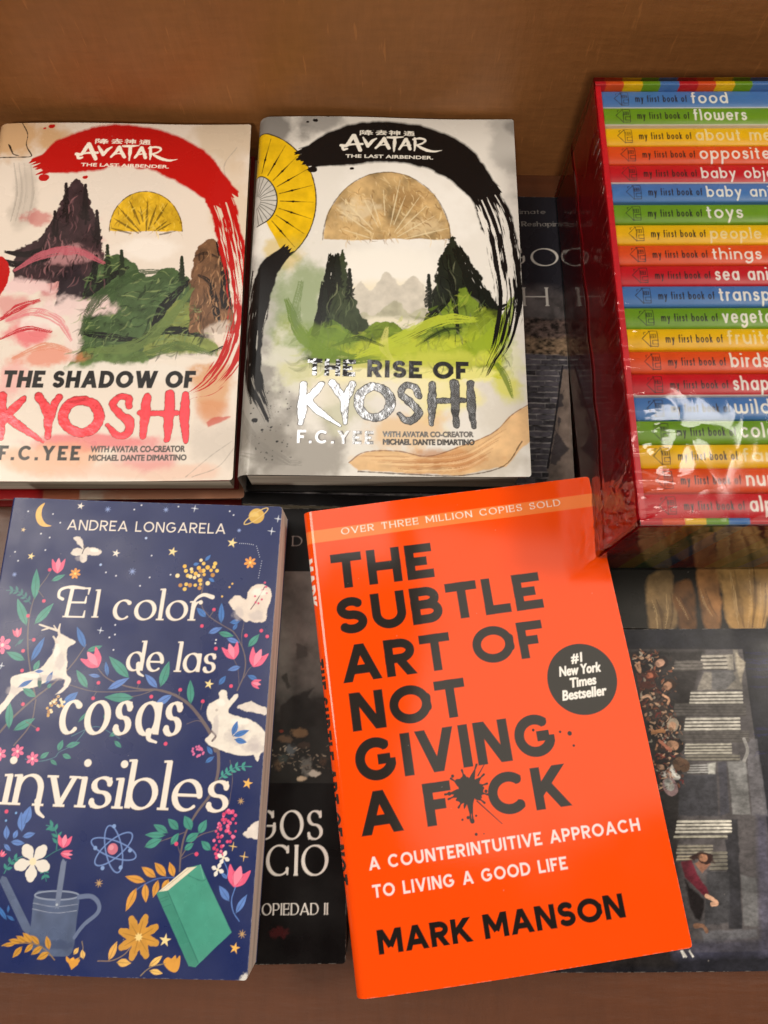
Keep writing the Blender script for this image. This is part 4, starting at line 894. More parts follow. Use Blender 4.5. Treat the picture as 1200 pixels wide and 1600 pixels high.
# ------------------------------------------------------------------ blue illustrated paperback
def make_blue():
    pose = (-11.95, -.19, -.0178, 35.5)
    cv = Canvas(13.45, 20.75, 36, (29, 42, 94), sp=.5, pose=pose, k=.84)
    S = cv.S / 2.667
    A = lambda pts: cv.P([(x / 2.667, 760 + y / 2.667) for x, y in pts])
    B = lambda pts: cv.P([(x / 2.667, 1150 + y / 2.667) for x, y in pts])
    n = fbm(cv.xx / 60, cv.yy / 60, 3, 5)[..., None]; n2 = vnoise(cv.xx / 1.6, cv.yy / 1.6, 5)[..., None]
    cv.img[..., :3] *= (.88 + .24 * n) * (.96 + .08 * n2)
    cream = (240, 230, 220); tan = (112, 98, 100); teal = (70, 148, 134); teal2 = (98, 164, 144); blu = (66, 118, 190); blu2 = (96, 134, 206); pink = (238, 100, 138); pink2 = (250, 150, 176); gold = (214, 158, 68); star = (246, 222, 160)
    def leaf(f, p0, p1, wd, col, mid=True):
        P = f([p0, p1]); d = P[1] - P[0]; L = np.hypot(*d); u = d / L; nrm = np.array([-u[1], u[0]]); w = wd * S / 2
        pts = [P[0]] + [P[0] + u * L * t + nrm * w * math.sin(math.pi * t ** .85) for t in (.15, .3, .45, .6, .75, .9)] + [P[1]] + [P[0] + u * L * t - nrm * w * math.sin(math.pi * t ** .85) for t in (.9, .75, .6, .45, .3, .15)]
        cv.poly(pts, col, tex=.18, rs=6, rough=.4)
        if mid: cv.stroke(np.array([P[0], P[0] + u * L * .9]), [.8, .4], tuple(int(c * .72) for c in col), .7)
    def line(f, pts, w, col, w2=None, a=1.0):
        P = cr(f(pts), 8) if len(pts) > 2 else f(pts)
        cv.stroke(P, np.linspace(w, w2 if w2 is not None else w, len(P)) * S, col, a, rough=.3)
    def dots(f, pts, r, col):
        for p in pts: cv.dot(f([p])[0], r * S, col)
    def spark(f, p, r, col, npt=5, ang=-90, inner=.38):
        c = f([p])[0]; pts = []
        for i in range(npt * 2):
            a = math.radians(ang + i * 180 / npt); q = r * S * (1 if i % 2 == 0 else inner); pts.append(c + q * np.array([math.cos(a), math.sin(a)]))
        cv.poly(pts, col)
    def thinstar(f, p, r, col, k_=4):
        c = f([p])[0]
        for i in range(k_):
            a = math.pi * i / k_ + .1; u = np.array([math.cos(a), math.sin(a)]) * r * S
            cv.stroke(np.array([c - u, c, c + u]), [.25, 1.0, .25], col, .9)
    def bloom(f, p, r, npt, col, core, ang=0, wide=.5):
        c = f([p])[0]
        for i in range(npt):
            a = math.radians(ang + 360 / npt * i); u = np.array([math.cos(a), math.sin(a)])
            cv.stroke(np.array([c + u * r * S * .2, c + u * r * S * .65, c + u * r * S * .85]), np.array([.12, wide * .55, wide * .4]) * r * S, col, rough=.5)
        cv.dot(c, r * S * .2, core)
    def tulip(f, base, tip, wd, col, dark):
        P = f([base, tip]); d = P[1] - P[0]; L = np.hypot(*d); u = d / L; nr = np.array([-u[1], u[0]]); w = wd * S / 2
        X = lambda t, s_: P[0] + u * L * t + nr * w * s_
        cv.poly(cr([X(0, -.2), X(.3, -.95), X(.95, -1.15), X(.68, -.45), X(1.0, 0), X(.68, .45), X(.95, 1.15), X(.3, .95), X(0, .2)], 4, True), col, tex=.15, rs=6)
        cv.poly(cr([X(.1, -.1), X(.45, -.5), X(1.02, 0), X(.45, .5), X(.1, .1)], 4, True), pink2 if col == pink else tuple(min(255, int(c * 1.12)) for c in col), .8)
        cv.stroke(np.array([X(.1, -.2), X(.6, -.55)]), .6, dark, .6); cv.stroke(np.array([X(.1, .2), X(.6, .55)]), .6, dark, .6)
    # night sky: moon, planet, stars
    mo = [(188, 70), (160, 90), (150, 120), (158, 152), (180, 168), (215, 166), (192, 156), (176, 130), (176, 98)]
    cv.poly(A(cr(mo, 5, True)), (236, 186, 98), tex=.12)
    cv.dot(A([(1070, 124)])[0], 32 * S, (214, 172, 84)); cv.wash(A([(1062, 118)])[0], (22 * S, 12 * S), (236, 204, 120), .7, ns=8)
    t = np.linspace(0, 2 * math.pi, 40); rg = [(1068 + 56 * math.cos(a) * .89 + 0 * a + 10 * math.sin(a) * .5, 125 - 32 * math.cos(a) + 12 * math.sin(a)) for a in t]
    cv.stroke(A(rg), .9, (222, 190, 120))
    for x, y, r_, c_ in ((337, 82, 15, cream), (720, 272, 20, star), (968, 236, 21, star), (484, 278, 17, cream), (131, 292, 15, star), (99, 182, 10, (230, 200, 150)), (872, 824, 19, star)): spark(A, (x, y), r_, c_, 5, -80)
    for x, y, r_ in ((450, 95, 13), (692, 97, 11), (552, 354, 15), (997, 184, 8), (62, 368, 10)): thinstar(A, (x, y), r_, (140, 160, 214), 4)
    for x, y, r_ in ((812, 92, 15), (1160, 137, 15), (1133, 188, 16), (420, 600, 13), (8, 748, 12)): thinstar(A, (x, y), r_, (220, 226, 240), 2)
    dots(A, [(119, 105), (222, 116), (252, 152), (172, 198), (208, 214), (190, 266), (64, 274), (77, 311), (590, 78), (560, 96), (744, 84), (1022, 76), (958, 104), (974, 120), (632, 288), (442, 358), (484, 372), (624, 379), (584, 414), (481, 577), (457, 629), (480, 617), (474, 681), (901, 640), (898, 654), (711, 368)], 3.2, (226, 228, 240))
    dots(A, [(609, 215), (420, 326)], 5, (180, 200, 240)); dots(A, [(957, 420), (969, 406), (926, 459)], 4, (240, 196, 100))
    dots(A, [(1000 + 8 * i, 238 + .4 * i * i * .3) for i in range(8)] + [(1070 + 2.6 * i, 250 + i * 9) for i in range(6)] + [(1092 - 2 * i, 312 + 10 * i) for i in range(8)], 1.6, (200, 206, 226))
    # little moth-shaped cloud, cloud puffs
    W = (226, 216, 208)
    for P in ([(345, 262), (310, 220), (318, 210), (336, 212), (346, 236), (350, 260)], [(346, 262), (318, 256), (296, 280), (318, 290), (344, 280)], [(348, 262), (372, 254), (400, 256), (424, 272), (410, 286), (380, 288), (352, 280)], [(345, 276), (334, 300), (344, 318), (362, 308), (362, 280)]):
        cv.poly(A(cr(P, 5, True)), W, rough=1.6, rs=5, tex=.1, soft=1.4)
    line(A, [(343, 280), (350, 262), (354, 246)], 2, (90, 76, 80)); line(A, [(352, 262), (362, 252)], 1, (90, 76, 80))
    heart = [(1018, 560), (976, 520), (956, 488), (972, 460), (1000, 456), (1026, 470), (1040, 430), (1066, 412), (1104, 412), (1130, 440), (1128, 480), (1112, 520), (1108, 560), (1070, 566), (1040, 562)]
    cv.poly(A(cr(heart, 4, True)), (232, 218, 206), rough=2.6, rs=7, tex=.12, soft=1.6)
    line(A, [(1046, 512), (1070, 478), (1104, 420)], 2, (110, 70, 84)); 
    for x, y in ((1064, 458), (1092, 434), (1110, 420), (1105, 402), (1078, 488), (1092, 472), (1112, 446), (1066, 484)): cv.dot(A([(x, y)])[0], 4.5 * S, (214, 84, 120))
    for P in ([(990, 920), (1020, 902), (1050, 896), (1080, 910), (1112, 926), (1112, 950), (1070, 946), (1030, 936)],): cv.poly(A(cr(P, 4, True)), W, rough=2.5, rs=6, tex=.12, soft=1.6)
    cv.poly(B(cr([(1012, 404), (1036, 386), (1056, 360), (1086, 352), (1090, 420), (1060, 426), (1030, 420)], 4, True)), W, rough=2.5, rs=6, tex=.14, soft=1.6)
    # orange flowers in the sky
    for x, y, r_ in ((314, 363, 22), (1043, 318, 24)): bloom(A, (x, y), r_, 7, (240, 162, 76), (250, 220, 130), 10, .42)
    # golden berry head
    rnd = random.Random(3)
    line(A, [(838, 456), (846, 410), (838, 360)], 2.4, tan)
    for p0, p1 in (((856, 310), (878, 286)), ((806, 326), (830, 322)), ((872, 384), (894, 398))): leaf(A, p0, p1, 14, blu, False)
    for x, y in ((838, 308), (849, 322), (770, 333), (775, 352), (798, 345), (800, 356), (783, 372), (811, 380), (828, 372), (848, 352), (829, 340), (851, 368), (880, 350), (887, 370), (905, 352), (897, 322), (892, 336), (866, 404), (834, 392), (836, 408), (814, 412), (792, 412), (776, 408), (770, 428), (752, 412), (816, 364), (740, 372), (836, 352), (866, 338), (794, 376), (832, 424)):
        cv.dot(A([(x, y)])[0], (6 + 3 * rnd.random()) * S, rnd.choice([(240, 190, 84), (246, 222, 170), (196, 140, 70), (240, 200, 100)]))
    # branches
    for P, w, w2 in (([(-20, 1050), (60, 960), (150, 880), (232, 815), (300, 745), (340, 690), (360, 660)], 8, 3), ([(150, 880), (132, 790), (118, 680), (122, 560), (150, 450), (196, 380), (226, 330)], 7, 2), ([(60, 1080), (130, 990), (152, 890)], 5, 4),
                     ([(290, 826), (380, 852), (470, 856), (560, 852), (640, 850)], 3, 4), ([(410, 760), (450, 800), (520, 830), (600, 846), (660, 848), (730, 870), (790, 910), (840, 970), (880, 1034), (900, 1100)], 3, 15), ([(520, 880), (580, 870), (640, 850)], 2, 3), ([(780, 990), (820, 976), (850, 984)], 2, 4),
                     ([(840, 470), (846, 510), (880, 548), (930, 580), (976, 610), (1010, 670), (1024, 730), (1016, 790), (990, 850)], 3, 5), ([(1010, 670), (1008, 620), (1018, 566)], 3, 2), ([(1016, 800), (1040, 760), (1068, 740)], 3, 2), ([(998, 830), (992, 760), (975, 720)], 2, 2)):
        line(A, P, w * .5, tan, w2 * .5)
    for P, w, w2 in (([(900, 20), (912, 80), (908, 160), (880, 240), (820, 320), (776, 400), (756, 480), (750, 560)], 13, 5), ([(960, 100), (970, 180), (956, 280)], 2, 2), ([(756, 500), (800, 440), (840, 410), (890, 394), (930, 380)], 4, 2), ([(770, 400), (720, 420), (660, 440), (610, 450)], 3, 2), ([(900, 190), (950, 160), (1020, 130)], 1.6, 1), ([(740, 450), (752, 490)], 2, 2), ([(756, 510), (800, 488), (820, 488)], 2, 1.5)):
        line(B, P, w * .5, tan, w2 * .5)
    for f, p0, p1, w, c in ((A, (146, 470), (154, 345), 34, teal), (A, (112, 580), (74, 468), 34, teal), (A, (146, 574), (224, 488), 32, teal), (A, (216, 394), (272, 368), 20, teal), (A, (132, 728), (188, 628), 26, blu), (A, (104, 724), (28, 690), 28, teal), (A, (356, 672), (322, 584), 26, blu), (A, (364, 686), (428, 664), 20, teal), (A, (144, 770), (166, 724), 22, teal),
                            (A, (190, 822), (222, 768), 22, blu), (A, (78, 838), (140, 806), 20, blu), (A, (150, 876), (96, 842), 26, teal), (A, (40, 1010), (42, 896), 30, teal), (A, (60, 1016), (150, 966), 30, teal), (A, (168, 840), (170, 780), 18, (40, 92, 96)), (A, (200, 840), (216, 822), 14, teal), (A, (264, 910), (328, 856), 32, blu),
                            (A, (366, 838), (320, 764), 28, teal), (A, (452, 844), (540, 798), 26, blu2), (A, (450, 790), (442, 730), 16, blu), (A, (538, 796), (456, 708), 36, teal), (A, (556, 880), (438, 878), 34, teal), (A, (418, 792), (372, 784), 14, blu2), (A, (656, 838), (606, 782), 26, blu2), (A, (670, 834), (706, 728), 34, teal), (A, (716, 870), (642, 916), 28, blu2), (A, (796, 906), (794, 806), 28, teal),
                            (A, (858, 544), (820, 506), 24, blu), (A, (922, 570), (924, 486), 24, blu), (A, (870, 612), (926, 588), 22, blu2), (A, (1000, 562), (958, 568), 20, blu), (A, (972, 598), (990, 572), 14, blu), (A, (912, 610), (974, 624), 22, teal), (A, (946, 634), (1000, 652), 20, blu2), (A, (1036, 668), (1082, 616), 26, teal), (A, (1002, 752), (950, 766), 20, blu2), (A, (914, 826), (942, 790), 20, blu), (A, (1072, 804), (1034, 788), 18, blu),
                            (B, (606, 460), (676, 428), 30, teal), (B, (700, 402), (642, 368), 26, teal), (B, (744, 388), (702, 344), 28, teal), (B, (798, 390), (770, 332), 34, teal), (B, (830, 404), (862, 348), 30, teal), (B, (690, 412), (606, 410), 22, teal), (B, (714, 450), (746, 404), 24, teal), (B, (776, 438), (830, 402), 28, teal), (B, (770, 472), (808, 446), 22, teal), (B, (878, 474), (840, 436), 26, teal),
                            (B, (858, 110), (894, 84), 16, blu), (B, (886, 76), (864, 42), 16, blu), (B, (246, 60), (264, 16), 22, teal), (B, (278, 44), (336, 26), 20, teal), (B, (264, 76), (300, 92), 18, teal), (B, (170, 92), (208, 66), 18, teal), (B, (214, 98), (240, 120), 14, teal), (B, (460, 0), (500, -24), 16, teal), (B, (480, 20), (508, 48), 16, teal), (B, (330, -60), (372, -104), 12, teal), (B, (436, -90), (450, -60), 12, teal),
                            (B, (94, 396), (92, 316), 30, blu2), (B, (104, 366), (130, 290), 34, blu2), (B, (30, 430), (30, 372), 22, blu2), (B, (50, 440), (106, 446), 20, blu2), (B, (98, 418), (150, 404), 20, blu2), (B, (20, 450), (48, 478), 14, blu2), (B, (60, 426), (76, 390), 18, blu2),
                            (B, (956, 684), (914, 620), 26, blu2), (B, (984, 734), (1030, 658), 22, blu2), (B, (946, 590), (922, 566), 12, blu2), (B, (30, 760), (-10, 700), 14, blu), (B, (36, 730), (38, 700), 8, blu), (B, (62, 762), (30, 742), 10, blu)):
        leaf(f, p0, p1, w, c)
    # leafy sprigs
    def sprig(f, P, ln, wd, col, nl):
        Q = cr(P, 6); line(f, P, 1.4, col)
        for i in range(nl):
            j = int((i + 1) / (nl + 1) * (len(Q) - 2)); p = Q[j]; d = Q[j + 1] - Q[j]; d = d / np.hypot(*d)
            for s_ in (-1, 1):
                a = s_ * .85; u = np.array([d[0] * math.cos(a) - d[1] * math.sin(a), d[0] * math.sin(a) + d[1] * math.cos(a)])
                leaf(f, tuple(p), tuple(p + u * ln), wd, col, False)
    sprig(A, [(130, 490), (104, 460), (70, 436), (28, 434)], 24, 10, (46, 116, 120), 5)
    sprig(B, [(916, 176), (950, 150), (990, 128), (1050, 126)], 26, 10, (70, 160, 150), 5)
    sprig(B, [(238, 470), (242, 420), (226, 380), (196, 370)], 30, 11, (56, 140, 130), 4)
    sprig(B, [(186, 510), (188, 560), (196, 600)], 24, 10, (56, 140, 130), 3); sprig(B, [(20, 570), (50, 520), (96, 500)], 26, 11, (56, 140, 130), 3)
    line(B, [(108, 96), (170, 104), (230, 88), (250, 66), (300, 40), (340, 0), (380, -60)], 1.3, (70, 120, 140)); line(B, [(300, 0), (400, -40), (470, -10), (500, 10)], 1.2, (70, 120, 140)); line(B, [(190, 505), (230, 480), (262, 466)], 1.4, (56, 120, 120)); line(B, [(240, 470), (240, 440)], 1.3, (56, 120, 120))
    # berries
    for f, pts in ((A, [(208, 348), (184, 478), (118, 540), (142, 640), (98, 686), (94, 768), (98, 908), (160, 1012), (412, 818), (390, 882), (580, 816), (632, 876), (752, 848), (752, 908), (846, 896), (892, 514), (842, 582), (900, 676), (1026, 622), (964, 832), (1090, 602), (1115, 626)]), (B, [(30, 314), (692, 32), (736, 448), (820, 490)])):
        for p in pts: cv.dot(f([p])[0], 7 * S, (226, 76, 116))
    for p, q_ in (((160, 434), (182, 462)), ((122, 640), (140, 640)), ((120, 552), (118, 560)), ((110, 980), (156, 1008)), ((404, 856), (392, 876)), ((574, 840), (580, 822)), ((744, 880), (752, 852)), ((838, 930), (846, 900)), ((872, 546), (892, 518))): line(A, [p, q_], 1.4, tan)
    # tulips and pink flowers
    for f, b_, t_, w in ((A, (240, 360), (246, 300), 46), (A, (76, 628), (72, 592), 30), (A, (410, 750), (366, 690), 64), (A, (976, 718), (956, 656), 56), (A, (1058, 750), (1090, 680), 60), (A, (1050, 818), (1088, 826), 30), (B, (266, 462), (276, 410), 44), (B, (258, 486), (304, 492), 24), (B, (978, 624), (1004, 540), 70), (B, (6, 500), (22, 480), 20)):
        tulip(f, b_, t_, w, pink, (190, 60, 96))
    for f, p, r_ in ((A, (12, 662), 34), (B, (76, 64), 24), (B, (138, 94), 23), (B, (2, 76), 24)): bloom(f, p, r_, 6, (240, 116, 156), (255, 210, 210), 20, .5)
    line(A, [(66, 666), (86, 640)], 1.2, (46, 116, 120)); leaf(A, (76, 660), (100, 636), 10, (46, 116, 120), False)
    # pink and golden berry sprays
    for i in range(60):
        t_ = rnd.random(); x = 966 - 60 * t_ + (rnd.random() - .5) * 70 * (.35 + math.sin(t_ * 3)); y = 304 + 190 * t_ + (rnd.random() - .5) * 26
        cv.dot(B([(x, y)])[0], (4 + 2.5 * rnd.random()) * S, rnd.choice([(230, 84, 130), (240, 120, 160), (214, 66, 110)]))
    for i in range(26):
        a = rnd.random() * 6.28; q_ = math.sqrt(rnd.random()) * 24; cv.dot(B([(826 + q_ * math.cos(a), 64 + q_ * math.sin(a))])[0], 4 * S, (220, 110, 160))
    for i in range(44):
        t_ = rnd.random(); x = 196 + 76 * t_ + (rnd.random() - .5) * 16; y = 940 - 44 * math.sin(t_ * 2.3) + (rnd.random() - .5) * 46
        cv.dot(A([(x, y)])[0], (3 + 2.5 * rnd.random()) * S, rnd.choice([(240, 226, 190), (214, 168, 96), (180, 130, 80)]))
    # deer- and rabbit-shaped clouds
    deer = [(318, 648), (290, 632), (262, 616), (246, 618), (232, 640), (230, 680), (206, 716), (180, 750), (140, 770), (80, 784), (48, 800), (46, 840), (30, 880), (-20, 940), (-20, 970), (30, 920), (60, 880), (96, 850), (150, 836), (200, 812), (240, 800), (272, 806), (262, 840), (232, 866), (256, 860), (286, 832), (298, 800), (280, 780), (282, 730), (280, 690), (290, 668)]
    cv.poly(A(cr(deer, 4, True)), (236, 226, 216), rough=1.3, rs=5, tex=.10, soft=1.6)
    for P, w, w2 in (([(250, 622), (246, 600), (252, 574)], 6, 2.5), ([(246, 602), (214, 592), (166, 576)], 5, 3), ([(206, 590), (176, 600)], 4, 2), ([(236, 596), (226, 580)], 3, 2), ([(240, 650), (224, 626)], 5, 3)): line(A, P, w, (226, 214, 202), w2)
    for p0, p1, w, c in (((78, 838), (140, 806), 18, blu), ((196, 822), (222, 770), 20, blu), ((166, 842), (168, 782), 18, (40, 92, 96)), ((148, 772), (184, 770), 14, blu2), ((98, 842), (150, 876), 24, teal)): leaf(A, p0, p1, w, c)
    rab = [(862, 940), (872, 910), (900, 890), (916, 884), (912, 860), (926, 848), (944, 852), (950, 880), (958, 892), (976, 870), (992, 866), (988, 884), (960, 920), (956, 944), (1000, 960), (1060, 980), (1110, 1030), (1116, 1080), (1090, 1110), (1000, 1120), (900, 1090), (856, 1060), (880, 1030), (884, 990), (868, 968)]
    cv.poly(A(cr(rab, 4, True)), (236, 228, 218), rough=1.3, rs=5, tex=.10, soft=1.6)
    cv.poly(B(cr([(1000, -40), (1040, -20), (1100, 20), (1090, 60), (1076, 104), (1060, 80), (1040, 50), (1000, 20)], 4, True)), (236, 228, 218), rough=1.3, rs=5, tex=.10, soft=1.6)
    cv.dot(A([(904, 932)])[0], 5 * S, (196, 184, 176))
    line(A, [(886, 1060), (900, 1040), (884, 1020)], 4, tan)
    for p0, p1 in (((970, 1036), (992, 976)), ((974, 1040), (1040, 1016)), ((980, 1054), (1030, 1066))): leaf(A, p0, p1, 22, blu)
    for f, x, y, rx, ry in ((A, 60, 850, 34, 20), (A, 200, 800, 60, 14), (A, 250, 730, 22, 40), (A, 990, 1040, 50, 40), (A, 1060, 1090, 50, 20), (A, 900, 1000, 14, 50), (A, 1070, 540, 40, 22), (A, 990, 530, 24, 30), (A, 330, 300, 20, 12), (B, 1060, 30, 30, 30)):
        cv.wash(f([(x, y)])[0], (rx * S, ry * S), (188, 178, 180), .5, noise=.5, ns=7, seed=int(x))
    for f, x, y, rx, ry in ((A, 236, 690, 14, 30), (A, 130, 790, 50, 10), (A, 920, 900, 20, 14), (A, 1000, 980, 40, 14), (A, 1080, 440, 34, 20), (A, 390, 266, 22, 8)):
        cv.wash(f([(x, y)])[0], (rx * S, ry * S), (252, 246, 238), .7, noise=.5, ns=7, seed=int(x))
    for p0, p1 in (((970, 1036), (992, 976)), ((974, 1040), (1040, 1016)), ((980, 1054), (1030, 1066))): leaf(A, p0, p1, 22, blu)
    # atom
    for a0 in (20, 80, 140):
        P = [(476 + 98 * math.cos(q) * math.cos(math.radians(a0)) - 34 * math.sin(q) * math.sin(math.radians(a0)), 468 + 98 * math.cos(q) * math.sin(math.radians(a0)) + 34 * math.sin(q) * math.cos(math.radians(a0))) for q in np.linspace(0, 6.2832, 44)]
        cv.stroke(B(P), 1.0, (112, 140, 200))
    cv.dot(B([(472, 468)])[0], 19 * S, (208, 116, 138)); cv.dot(B([(466, 462)])[0], 9 * S, (226, 150, 166)); dots(B, [(478, 374), (400, 464), (430, 546), (505, 544), (544, 474)], 7, (130, 160, 214))
    # white flowers, small stars
    bloom(B, (140, 520), 62, 5, (232, 226, 218), (240, 226, 190), 18, .62)
    for p in ((932, 504), (908, 554)): bloom(B, p, 22, 4, (236, 232, 226), (240, 230, 200), 20, .6)
    line(B, [(934, 520), (950, 560), (944, 590)], 1.4, blu2); line(B, [(982, 626), (966, 680), (974, 730), (998, 768)], 1.8, blu2)
    for p, r_ in (((1033, 196), 20), ((980, 880), 19)): spark(B, p, r_, (246, 190, 100), 5, -80)
    spark(B, (690, 844), 22, star, 5, -85)
    for p, r_ in (((1005, 270), 12), ((415, 608), 14), ((1010, 822), 14)): thinstar(B, p, r_, (196, 160, 110), 4)
    for p, r_ in (((972, 458), 15), ((1018, 500), 16)): thinstar(B, p, r_, (236, 196, 120), 2)
    dots(B, [(28, 352), (70, 320)], 4, (120, 170, 230))
    # watering can
    can = (84, 98, 130)
    cv.poly(B([(12, 580), (30, 586), (132, 790), (122, 828), (96, 800), (0, 600)]), (90, 104, 136), tex=.2, rs=10)
    cv.poly(B(cr([(150, 650), (200, 640), (280, 642), (332, 658), (322, 760), (304, 890), (250, 908), (180, 900), (126, 870), (134, 760)], 3, True)), can, tex=.28, rs=16)
    cv.poly(B([(148 + 92 * (1 + math.cos(q)), 658 + 18 * math.sin(q)) for q in np.linspace(0, 6.28, 26)]), (58, 70, 104)); cv.stroke(B([(148 + 92 * (1 + math.cos(q)), 658 + 18 * math.sin(q)) for q in np.linspace(0, 6.28, 26)]), 1.1, (140, 152, 178))
    line(B, [(332, 664), (384, 662), (414, 692), (408, 730), (350, 780), (312, 830)], 8, (104, 118, 152), 6)
    line(B, [(142, 690), (230, 704), (326, 694)], 1, (150, 160, 184)); line(B, [(138, 714), (230, 730), (322, 720)], 1, (150, 160, 184))
    cv.poly(B(cr([(258, 522), (276, 520), (278, 534), (252, 700), (240, 708), (232, 698)], 3, True)), (112, 124, 152), tex=.15); cv.dot(B([(240, 696)])[0], 4 * S, (180, 190, 206)); cv.wash(B([(250, 860)])[0], (60 * S, 16 * S), (58, 70, 104), .6, ns=12)
    # golden sprigs and flowers
    G = (206, 150, 62)
    line(B, [(230, 922), (190, 880), (140, 856), (60, 858), (10, 868)], 1.6, (150, 120, 80))
    for p0, p1, w in (((66, 858), (10, 866), 14), ((88, 852), (38, 842), 16), ((94, 870), (54, 916), 20), ((112, 850), (70, 826), 18), ((136, 852), (98, 812), 22), ((140, 858), (104, 894), 18), ((166, 858), (130, 822), 18), ((178, 868), (132, 902), 20), ((208, 880), (196, 824), 20), ((206, 892), (156, 920), 22)): leaf(B, p0, p1, w, G)
    tulip(B, (300, 940), (308, 912), 44, (224, 160, 66), (150, 100, 40)); cv.poly(B([(282, 920), (300, 962), (328, 940), (330, 912), (304, 924)]), (224, 160, 66)); line(B, [(330, 920), (348, 880), (344, 846)], 1.2, (150, 130, 100)); leaf(B, (310, 898), (330, 872), 16, (236, 190, 110)); leaf(B, (350, 916), (344, 880), 18, (236, 190, 110))
    bloom(B, (580, 830), 78, 8, (206, 150, 62), (240, 206, 130), 15, .34)
    for i in range(8):
        a = math.radians(15 + 45 * i); u = (math.cos(a), math.sin(a)); leaf(B, (580 + 12 * u[0], 830 + 12 * u[1]), (580 + 74 * u[0], 830 + 74 * u[1]), 32, (208, 150, 60))
    cv.dot(B([(580, 830)])[0], 10 * S, (244, 214, 140)); line(B, [(550, 866), (520, 900), (470, 924), (410, 926)], 1.6, (140, 116, 100))
    leaf(B, (456, 922), (490, 846), 24, (232, 176, 92)); leaf(B, (490, 932), (548, 936), 26, (234, 182, 96))
    cv.poly(B(cr([(682, 934), (700, 914), (716, 920), (732, 906), (738, 920), (752, 908), (750, 950), (734, 976), (704, 966)], 3, True)), (222, 158, 66), tex=.15); line(B, [(690, 940), (640, 950), (612, 966), (588, 988)], 1.6, (150, 130, 100)); leaf(B, (624, 950), (678, 908), 20, (244, 196, 112)); leaf(B, (626, 968), (678, 980), 18, (244, 196, 112))
    line(B, [(730, 586), (660, 590), (600, 616), (552, 650)], 2.2, (70, 96, 160))
    for p0, p1, w in (((606, 602), (524, 580), 24), ((650, 584), (592, 542), 26), ((692, 580), (646, 524), 28), ((726, 582), (708, 524), 24), ((570, 630), (526, 724), 28), ((606, 612), (610, 688), 26), ((660, 598), (640, 668), 24), ((704, 594), (676, 644), 24)): leaf(B, p0, p1, w, (220, 156, 66))
    # green book drawing
    cv.poly(B([(654, 650), (786, 546), (836, 534), (862, 592), (966, 814), (816, 956), (788, 950)]), (76, 158, 138), tex=.14, rs=16, soft=1.3, rough=.6)
    cv.poly(B([(662, 644), (780, 546), (820, 542), (700, 640)]), (234, 224, 200), tex=.1); line(B, [(672, 642), (790, 548)], .8, (180, 164, 140))
    cv.poly(B([(654, 650), (700, 640), (830, 934), (816, 956), (788, 950)]), (66, 142, 124), tex=.1)
    line(B, [(700, 640), (828, 940)], 1.1, (46, 110, 100)); line(B, [(786, 578), (840, 600), (862, 592)], 1, (46, 110, 100)); line(B, [(836, 534), (850, 590)], 1, (120, 190, 170))
    for y in (0, 12, 34): line(B, [(664 + y * .4, 676 + y), (700 + y * .4, 662 + y)], .8, (50, 116, 104))
    # lettering
    P = A([(280, 180), (938, 198)]); sk_text(cv, 'ANDREA LONGARELA', P[0], P[1], 43 * S, .115, cream, track=.2, space=.4)
    def title(f, s, a, b, xh, wt=.2, **kw):
        P = f([a, b]); kw = dict(dict(style='serif', low=True, thin=.07, slant=.06, track=.12, space=.45), **kw)
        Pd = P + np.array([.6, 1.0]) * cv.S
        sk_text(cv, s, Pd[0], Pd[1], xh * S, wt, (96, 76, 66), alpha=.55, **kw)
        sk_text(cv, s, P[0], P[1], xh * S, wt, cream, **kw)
    P = A([(268, 546), (356, 547)]); sk_text(cv, 'E', P[0], P[1], 122 * S, .13, cream, style='serif', thin=.045, slant=.1)
    line(A, [(352, 424), (300, 418), (256, 430), (246, 458), (262, 470)], 5, cream, 6)
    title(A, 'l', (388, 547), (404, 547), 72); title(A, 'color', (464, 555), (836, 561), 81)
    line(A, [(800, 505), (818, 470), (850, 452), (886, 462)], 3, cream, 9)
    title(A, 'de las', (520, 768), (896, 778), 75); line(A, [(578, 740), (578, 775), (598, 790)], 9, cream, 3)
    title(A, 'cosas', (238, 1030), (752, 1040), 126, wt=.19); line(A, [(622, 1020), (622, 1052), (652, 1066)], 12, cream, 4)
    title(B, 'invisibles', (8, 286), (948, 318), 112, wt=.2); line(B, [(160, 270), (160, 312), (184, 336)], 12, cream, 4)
    cv.wash(np.array([cv.w - 3.0, cv.h - 4.0]), (9, 7), (226, 222, 216), .9, ns=5); cv.stroke(np.array([[cv.w - 1.0, 20.0], [cv.w - 1.0, cv.h - 3.0]]), .7, (110, 118, 150), .5, rough=.8)
    cv.img[..., :3] = np.clip(cv.img[..., :3], 0, .88)
    warp = lambda u, v: .05 + .14 * np.clip(u, 0, 1) ** 10 * (.4 + .6 * np.sin(v * 3) ** 2) + .045 * np.sin(u * 3) * np.sin(v * 5) - .04 * np.clip(1 - v * 3, 0, 1) ** 2 * (1 - u)
    paperback('paperback_book', 'navy blue paperback illustrated with flowers, white animals and a watering can', pose, 13.45, 20.75, 2.35, cv,
              printed('blue_cover', .3, bs=1300, bd=.000015), m_navy, m_pages_g, warp)
make_blue()

